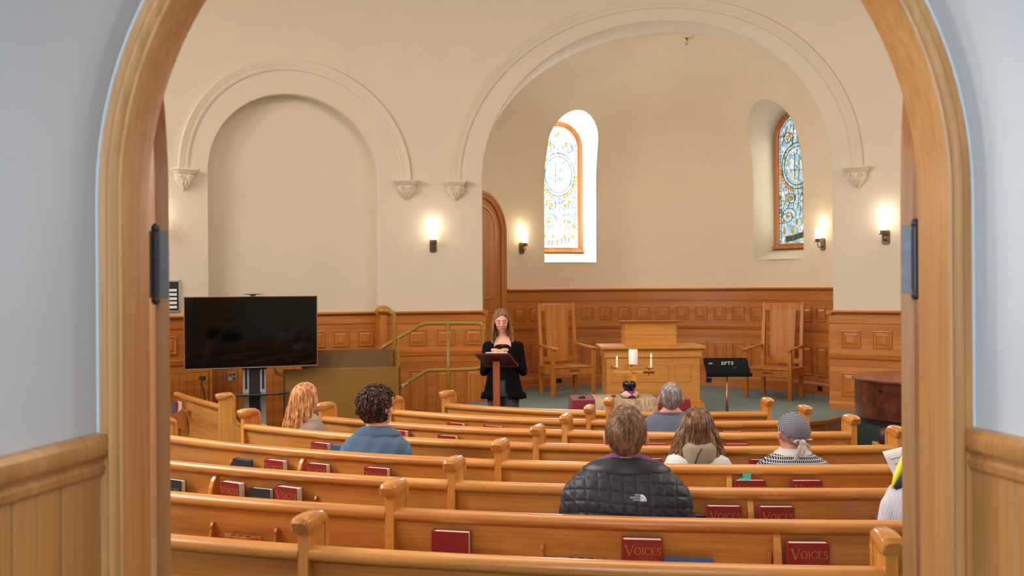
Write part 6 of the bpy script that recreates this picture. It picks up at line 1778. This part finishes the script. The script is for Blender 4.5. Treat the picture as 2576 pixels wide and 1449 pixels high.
# --- person at right edge with striped shirt, holding a sheet
def stripemat():
    m_, nt, b = newmat('striped shirt cloth'); N = nt.nodes; L = nt.links
    tc = N.new('ShaderNodeTexCoord'); mp = N.new('ShaderNodeMapping'); mp.inputs['Rotation'].default_value = (0, RD(-22), RD(62)); L.new(tc.outputs['Object'], mp.inputs[0])
    sp = N.new('ShaderNodeSeparateXYZ'); L.new(mp.outputs[0], sp.inputs[0])
    mu = N.new('ShaderNodeMath'); mu.operation = 'MULTIPLY'; mu.inputs[1].default_value = 50; L.new(sp.outputs[0], mu.inputs[0])
    fr = N.new('ShaderNodeMath'); fr.operation = 'FRACT'; L.new(mu.outputs[0], fr.inputs[0])
    cr = N.new('ShaderNodeValToRGB'); cr.color_ramp.interpolation = 'CONSTANT'; e = cr.color_ramp.elements; W = lin(214, 214, 226)
    e[0].color = W; e[1].position = .22; e[1].color = lin(110, 150, 196)
    for p, c in ((.36, W), (.58, lin(200, 120, 140)), (.66, W), (.86, lin(70, 90, 150)), (.93, W)):
        x = e.new(p); x.color = c
    L.new(fr.outputs[0], cr.inputs[0]); L.new(cr.outputs[0], b.inputs['Base Color']); b.inputs['Roughness'].default_value = .85; return m_
S7 = seated('G', 2378, 1090, 'person in a striped shirt mostly hidden by the right door leaf', SKIN, stripemat(), hs=1.05, sw=.23, nf=.22, cname='shirt', lean=.05, post=folds(.004), yn=1185)
short_hair(S7, HM1, 900, .03, .005, seed=15)
collar(S7, plain('navy collar cloth', lin(34, 40, 72), .8), 'collar', .034, .07, .85, .026)
_L7 = lambda x, y, Y: Matrix.Rotation(-S7.root.rotation_euler.z, 3, 'Z') @ (pt(x, y, Y) - Vector(S7.root.location))
y7 = S7.root.location.y + .02
m = MB(); m.tube([_L7(2290, 1130, y7 + .1), _L7(2274, 1160, y7 + .06), _L7(2258, 1195, y7 + .02), _L7(2246, 1228, y7 + .0)], [.016, .018, .017, .010], 8); m.build('yellow_scarf', plain('bright yellow cloth', lin(226, 224, 50), .7), S7.root, smooth=True)
m = MB(); m.tube([_L7(2300, 1195, y7 - .03), _L7(2272, 1212, y7 - .02), _L7(2250, 1228, y7 - .01)], [.03, .026, .008], 8); m.build('navy_collar_tip', plain('navy cloth', lin(34, 40, 72), .8), S7.root, smooth=True)
sp_ = pt(2252, 1170, S7.root.location.y + .36)
m = MB()
rows = []
for j in range(9):
    t = j / 8.0; rows.append([(-.055 + .055 * t * .8 + .19 * i / 6.0, .012 * sin(i * .6) , .12 - .30 * t) for i in range(7)])
m.grid(rows); o = m.build('service_sheet', WHITEP, smooth=True); o.location = (sp_.x + .03, sp_.y, sp_.z - .045); o.rotation_euler = (-.2, -.22, 0); so = o.modifiers.new('s', 'SOLIDIFY'); so.thickness = .0008
tag(o, 'white printed sheet held up beside the right door leaf', 'paper')
m = MB()
for k, (a, b) in enumerate(((.04, .1), (-.03, .015), (-.02, .11), (-.02, .11), (-.02, .08), (.0, .10), (.0, .05), (.01, .1), (.01, .08))):
    z = .10 - k * .024; m.box(a, b, -.004, -.003, z, z + .0035)
l = m.build('print_line', plain('grey print', lin(120, 120, 126), .7), o)

# --- woman standing at the lectern
def standing():
    Y = 10.62; X = pt(1265, 800, Y).x; zf = floor_z(Y)
    r = thing('person', 'woman standing at the lectern in a long black cardigan, long light brown hair, looking down', 'person', (X, Y, zf), pi - .06)
    S = Sit(); S.root = r; S.hs = 1.0
    zt = pt(1262, 779, Y).z - zf
    zc = zt - .118
    S.M = Matrix.Translation((.012, .045, zc)) @ Matrix.Rotation(.10, 4, 'Z') @ Matrix.Rotation(-.27, 4, 'X') @ Matrix.Rotation(.05, 4, 'Y')
    zn = zc - .185
    T = [(0, 0, .80, .15, .11), (0, 0, .88, .165, .12), (0, 0, .98, .145, .105), (0, .0, 1.08, .128, .092), (0, .01, 1.2, .145, .108), (0, .015, 1.3, .165, .112), (0, .01, zn - .10, .185, .098), (0, .0, zn - .045, .16, .078), (0, .0, zn - .01, .10, .062), (0, .0, zn + .02, .055, .054)]
    S.T = T; m = MB(); torso_rings(m, T)
    head_mb(m, S.M, 1.0, True, False, 1.10)
    m.cap((0, .0, zn - .02), S.M @ Vector((0, -.03, -.08)), .050, .047)
    arms = []
    zd = pt(1255, 888, 10.3).z - zf + .02
    for sx in (-1, 1):
        sh = Vector((sx * .165, .0, zn - .09)); el = Vector((sx * (.215 if sx < 0 else .205), .02, zn - .36)); wr = Vector((sx * .055 + .02, .225, zd + .0))
        arms.append((sh, el, wr)); limb(m, [sh, el, wr], [.042, .034, .024])
        hand_mb(m, wr, (-sx * .75, .55, .02), (0, 0, -1), -sx, .92, .35)
        hip = Vector((sx * .085, 0, .84)); kn = Vector((sx * .09, .02, .47)); an = Vector((sx * .09, -.01, .09)); limb(m, [hip, kn, an], [.082, .055, .036]); limb(m, [an, Vector((sx * .1, .12, .035))], [.034, .024])
    remesh(m, 'body', SKIN, r, .005, 5)
    BLK = plain('black knit', lin(13, 13, 15), .95, noise=.1, spec=.15); BLK2 = plain('black top', lin(15, 15, 17), .9, spec=.2)
    m = MB(); torso_rings(m, T[1:7], .006); 
    rg = []
    for z, w, d, cy in ((zn - .13, .186, .108, .014), (zn - .085, .17, .098, .012), (zn - .055, .14, .084, .006)): 
        rg.append([(w * cos(2 * pi * k / 28), cy + d * sin(2 * pi * k / 28), z + (.03 if sin(2 * pi * k / 28) < 0 else -.005 * sin(2 * pi * k / 28))) for k in range(28)])
    m.loft(rg, True, True)
    remesh(m, 'top', BLK2, r, .008, 4)
    m = MB()
    for sh, el, wr in arms: limb(m, [sh, el, wr - (wr - el).normalized() * .035], [.056, .046, .035])
    cg = remesh(m, 'sleeves', BLK, r, .008, 5)
    # long cardigan, open at the front
    m = MB(); rows = []
    hz = pt(1262, 1001, Y).z - zf
    for j, (z, w, d, cy, gap) in enumerate(((zn + .004, .074, .066, -.006, .95), (zn - .014, .112, .078, -.004, .80), (zn - .045, .168, .094, .0, .52), (zn - .085, .198, .108, .006, .42), (zn - .13, .202, .118, .012, .36), (1.22, .178, .124, .012, .40), (1.12, .160, .116, .006, .30), (1.02, .168, .120, .0, .16), (.93, .188, .132, 0, .10), (.85, .202, .142, 0, .13), (hz + .05, .232, .157, 0, .2), (hz, .24, .162, 0, .22))):
        row = []
        for k in range(57):
            a = pi / 2 + gap + (2 * pi - 2 * gap) * k / 56; f = .010 * sin(k * 1.1) * max(0, (j - 6) / 5.0); c_, s_ = cos(a), sin(a); e = .84
            row.append(((w + f) * abs(c_) ** e * (1 if c_ > 0 else -1), cy + (d + f) * abs(s_) ** e * (1 if s_ > 0 else -1), z))
        rows.append(row)
    m.grid(rows); o = m.build('cardigan', BLK, r, smooth=True); so = o.modifiers.new('s', 'SOLIDIFY'); so.thickness = .008
    m = MB(); torso_rings(m, T[:3], .008)
    for sx in (-1, 1): limb(m, [Vector((sx * .085, 0, .84)), Vector((sx * .09, .02, .47)), Vector((sx * .09, -.01, .06))], [.092, .068, .06])
    remesh(m, 'trousers', fabric('grey violet trousers', lin(70, 66, 82)), r, .010, 4)
    for sx in (-1, 1):
        m = MB(); m.ell((sx * .098, .05, .04), (.042, .115, .038)); m.build('shoe', BLACKP, r, smooth=True)
    HM = hairmat('light brown hair', lin(96, 66, 44), lin(146, 106, 74), lin(196, 156, 116), .4)
    long_hair(S, HM, lambda p: -.30 + .03 * cos(p * 2), .125, RD(120), 620, seed=21, amp=.005, freq=26, backy=.05, rx=.080, ry=.100, shift=(0, .045), r=.0020, tip=.7, front=.62)
    # face details
    def H(x, y, z): return S.M @ Vector((x, y, z))
    LASH = plain('dark lash', lin(70, 44, 36), .6); BROW = plain('brown brow', lin(120, 84, 62), .7); LIP = plain('rose lips', lin(186, 104, 98), .45)
    for sx in (-1, 1):
        m = MB(); m.tube([H(sx * .018, .086, .002), H(sx * .026, .0875, -.003), H(sx * .035, .0855, -.003), H(sx * .044, .080, .001)], .0014, 6); m.build('eyelash', LASH, r, smooth=True)
        m = MB(); m.tube([H(sx * .015, .0900, .031), H(sx * .028, .0912, .035), H(sx * .04, .0860, .033), H(sx * .05, .077, .026)], [.0022, .0026, .0022, .001], 6); m.build('eyebrow', BROW, r, smooth=True)
    m = MB(); m.tube([H(-.022, .088, -.056), H(-.010, .0945, -.0545), H(0, .0955, -.0565), H(.010, .0945, -.0545), H(.022, .088, -.056)], [.0015, .0038, .0036, .0038, .0015], 8)
    m.tube([H(-.018, .088, -.060), H(-.006, .0945, -.0635), H(.006, .0945, -.0635), H(.018, .088, -.060)], [.0015, .0042, .0042, .0015], 8); m.build('lips', LIP, r, smooth=True)
    m = MB(); rr = []
    for k in range(13):
        a = RD(-150 + 120 * k / 12); rr.append((.065 * cos(a), .04 + .062 * -sin(a) * .9, zn - .02 + .05 * sin(a)))
    m.tube(rr, .0011, 5); m.ell((0, .102, zn - .072), (.005, .003, .006)); m.build('necklace', BRASS, r, smooth=True)
    return S
SW = standing()
# ================================================================== lights
def area(name, loc, target, sx, sy, e, col):
    l = bpy.data.lights.new(name, 'AREA'); l.shape = 'RECTANGLE'; l.size = sx; l.size_y = sy; l.energy = e; l.color = col
    o = bpy.data.objects.new(name, l); COL.objects.link(o); o.location = loc
    o.rotation_euler = (Vector(target) - Vector(loc)).to_track_quat('-Z', 'Y').to_euler(); return o
for k, y in enumerate((3.6, 6.0, 8.2)):
    area('assumed_daylight_left', (-5.9, y, 3.9), (2, y + .6, .9), 1.2, 2.4, 260, (1, .97, .92))  # assumed daylight: unseen area lights along the left wall, no windows modelled
for k, y in enumerate((4.2, 7.2)):
    area('added_daylight_right', (6.6, y, 3.9), (0, y + .5, 1.0), 1.2, 2.4, 130, (1, .98, .95))  # weaker unseen area lights added along the right wall, which has no windows
area('overhead_fill', (.5, 6.2, 6.5), (.5, 6.2, 0), 4, 4, 210, (1, .88, .72))  # unseen area light added overhead for general soft warm light
# assumed daylight: unseen area light behind and left of the camera, in the vestibule
area('assumed_vestibule_daylight', (-1.1, -1.2, 2.3), (1.4, 1.2, 1.9), 1.2, 1.8, 98, (.69, .86, 1))  # unseen lamp for assumed daylight, no window opening in the vestibule
area('vestibule_fill', (.05, -.5, 2.95), (.05, .6, 1.6), .7, .7, 15, (.72, .88, 1))  # added unseen fill from overhead, brightens the vestibule walls near the casing
# apse window daylight
def apse_light(q, e, col):
    al = q['s'] / AR; p = Vector((ACX, ACY, 3.3)) + Vector((sin(al), cos(al), 0)) * (AR + .42)
    area('apse_window_daylight', tuple(p), (ACX, ACY, 3.1), .55, 1.5, e, col)
apse_light(AW[0], 60, (.96, .99, 1)); apse_light(AW[1], 7, (.95, 1, .85))
w = bpy.data.worlds.new('World'); SC.world = w; w.use_nodes = True
w.node_tree.nodes['Background'].inputs[0].default_value = (.75, .85, 1, 1); w.node_tree.nodes['Background'].inputs[1].default_value = .6
# ================================================================== camera
cam = bpy.data.cameras.new('camera'); co = bpy.data.objects.new('camera', cam); COL.objects.link(co)
cam.sensor_width = 36; cam.lens = 36 * F / 2576.0
co.location = (0, 0, HC); co.rotation_euler = (pi / 2 + 1.5 / F, ROLL, 0)
cam.clip_start = .05; cam.clip_end = 100
cam.dof.use_dof = True; cam.dof.focus_distance = 6.5; cam.dof.aperture_fstop = 5.4
SC.camera = co
SC.view_settings.view_transform = 'Standard'; SC.view_settings.look = 'None'; SC.view_settings.gamma = 1; SC.view_settings.use_curve_mapping = False
SC.view_settings.exposure = -0.04
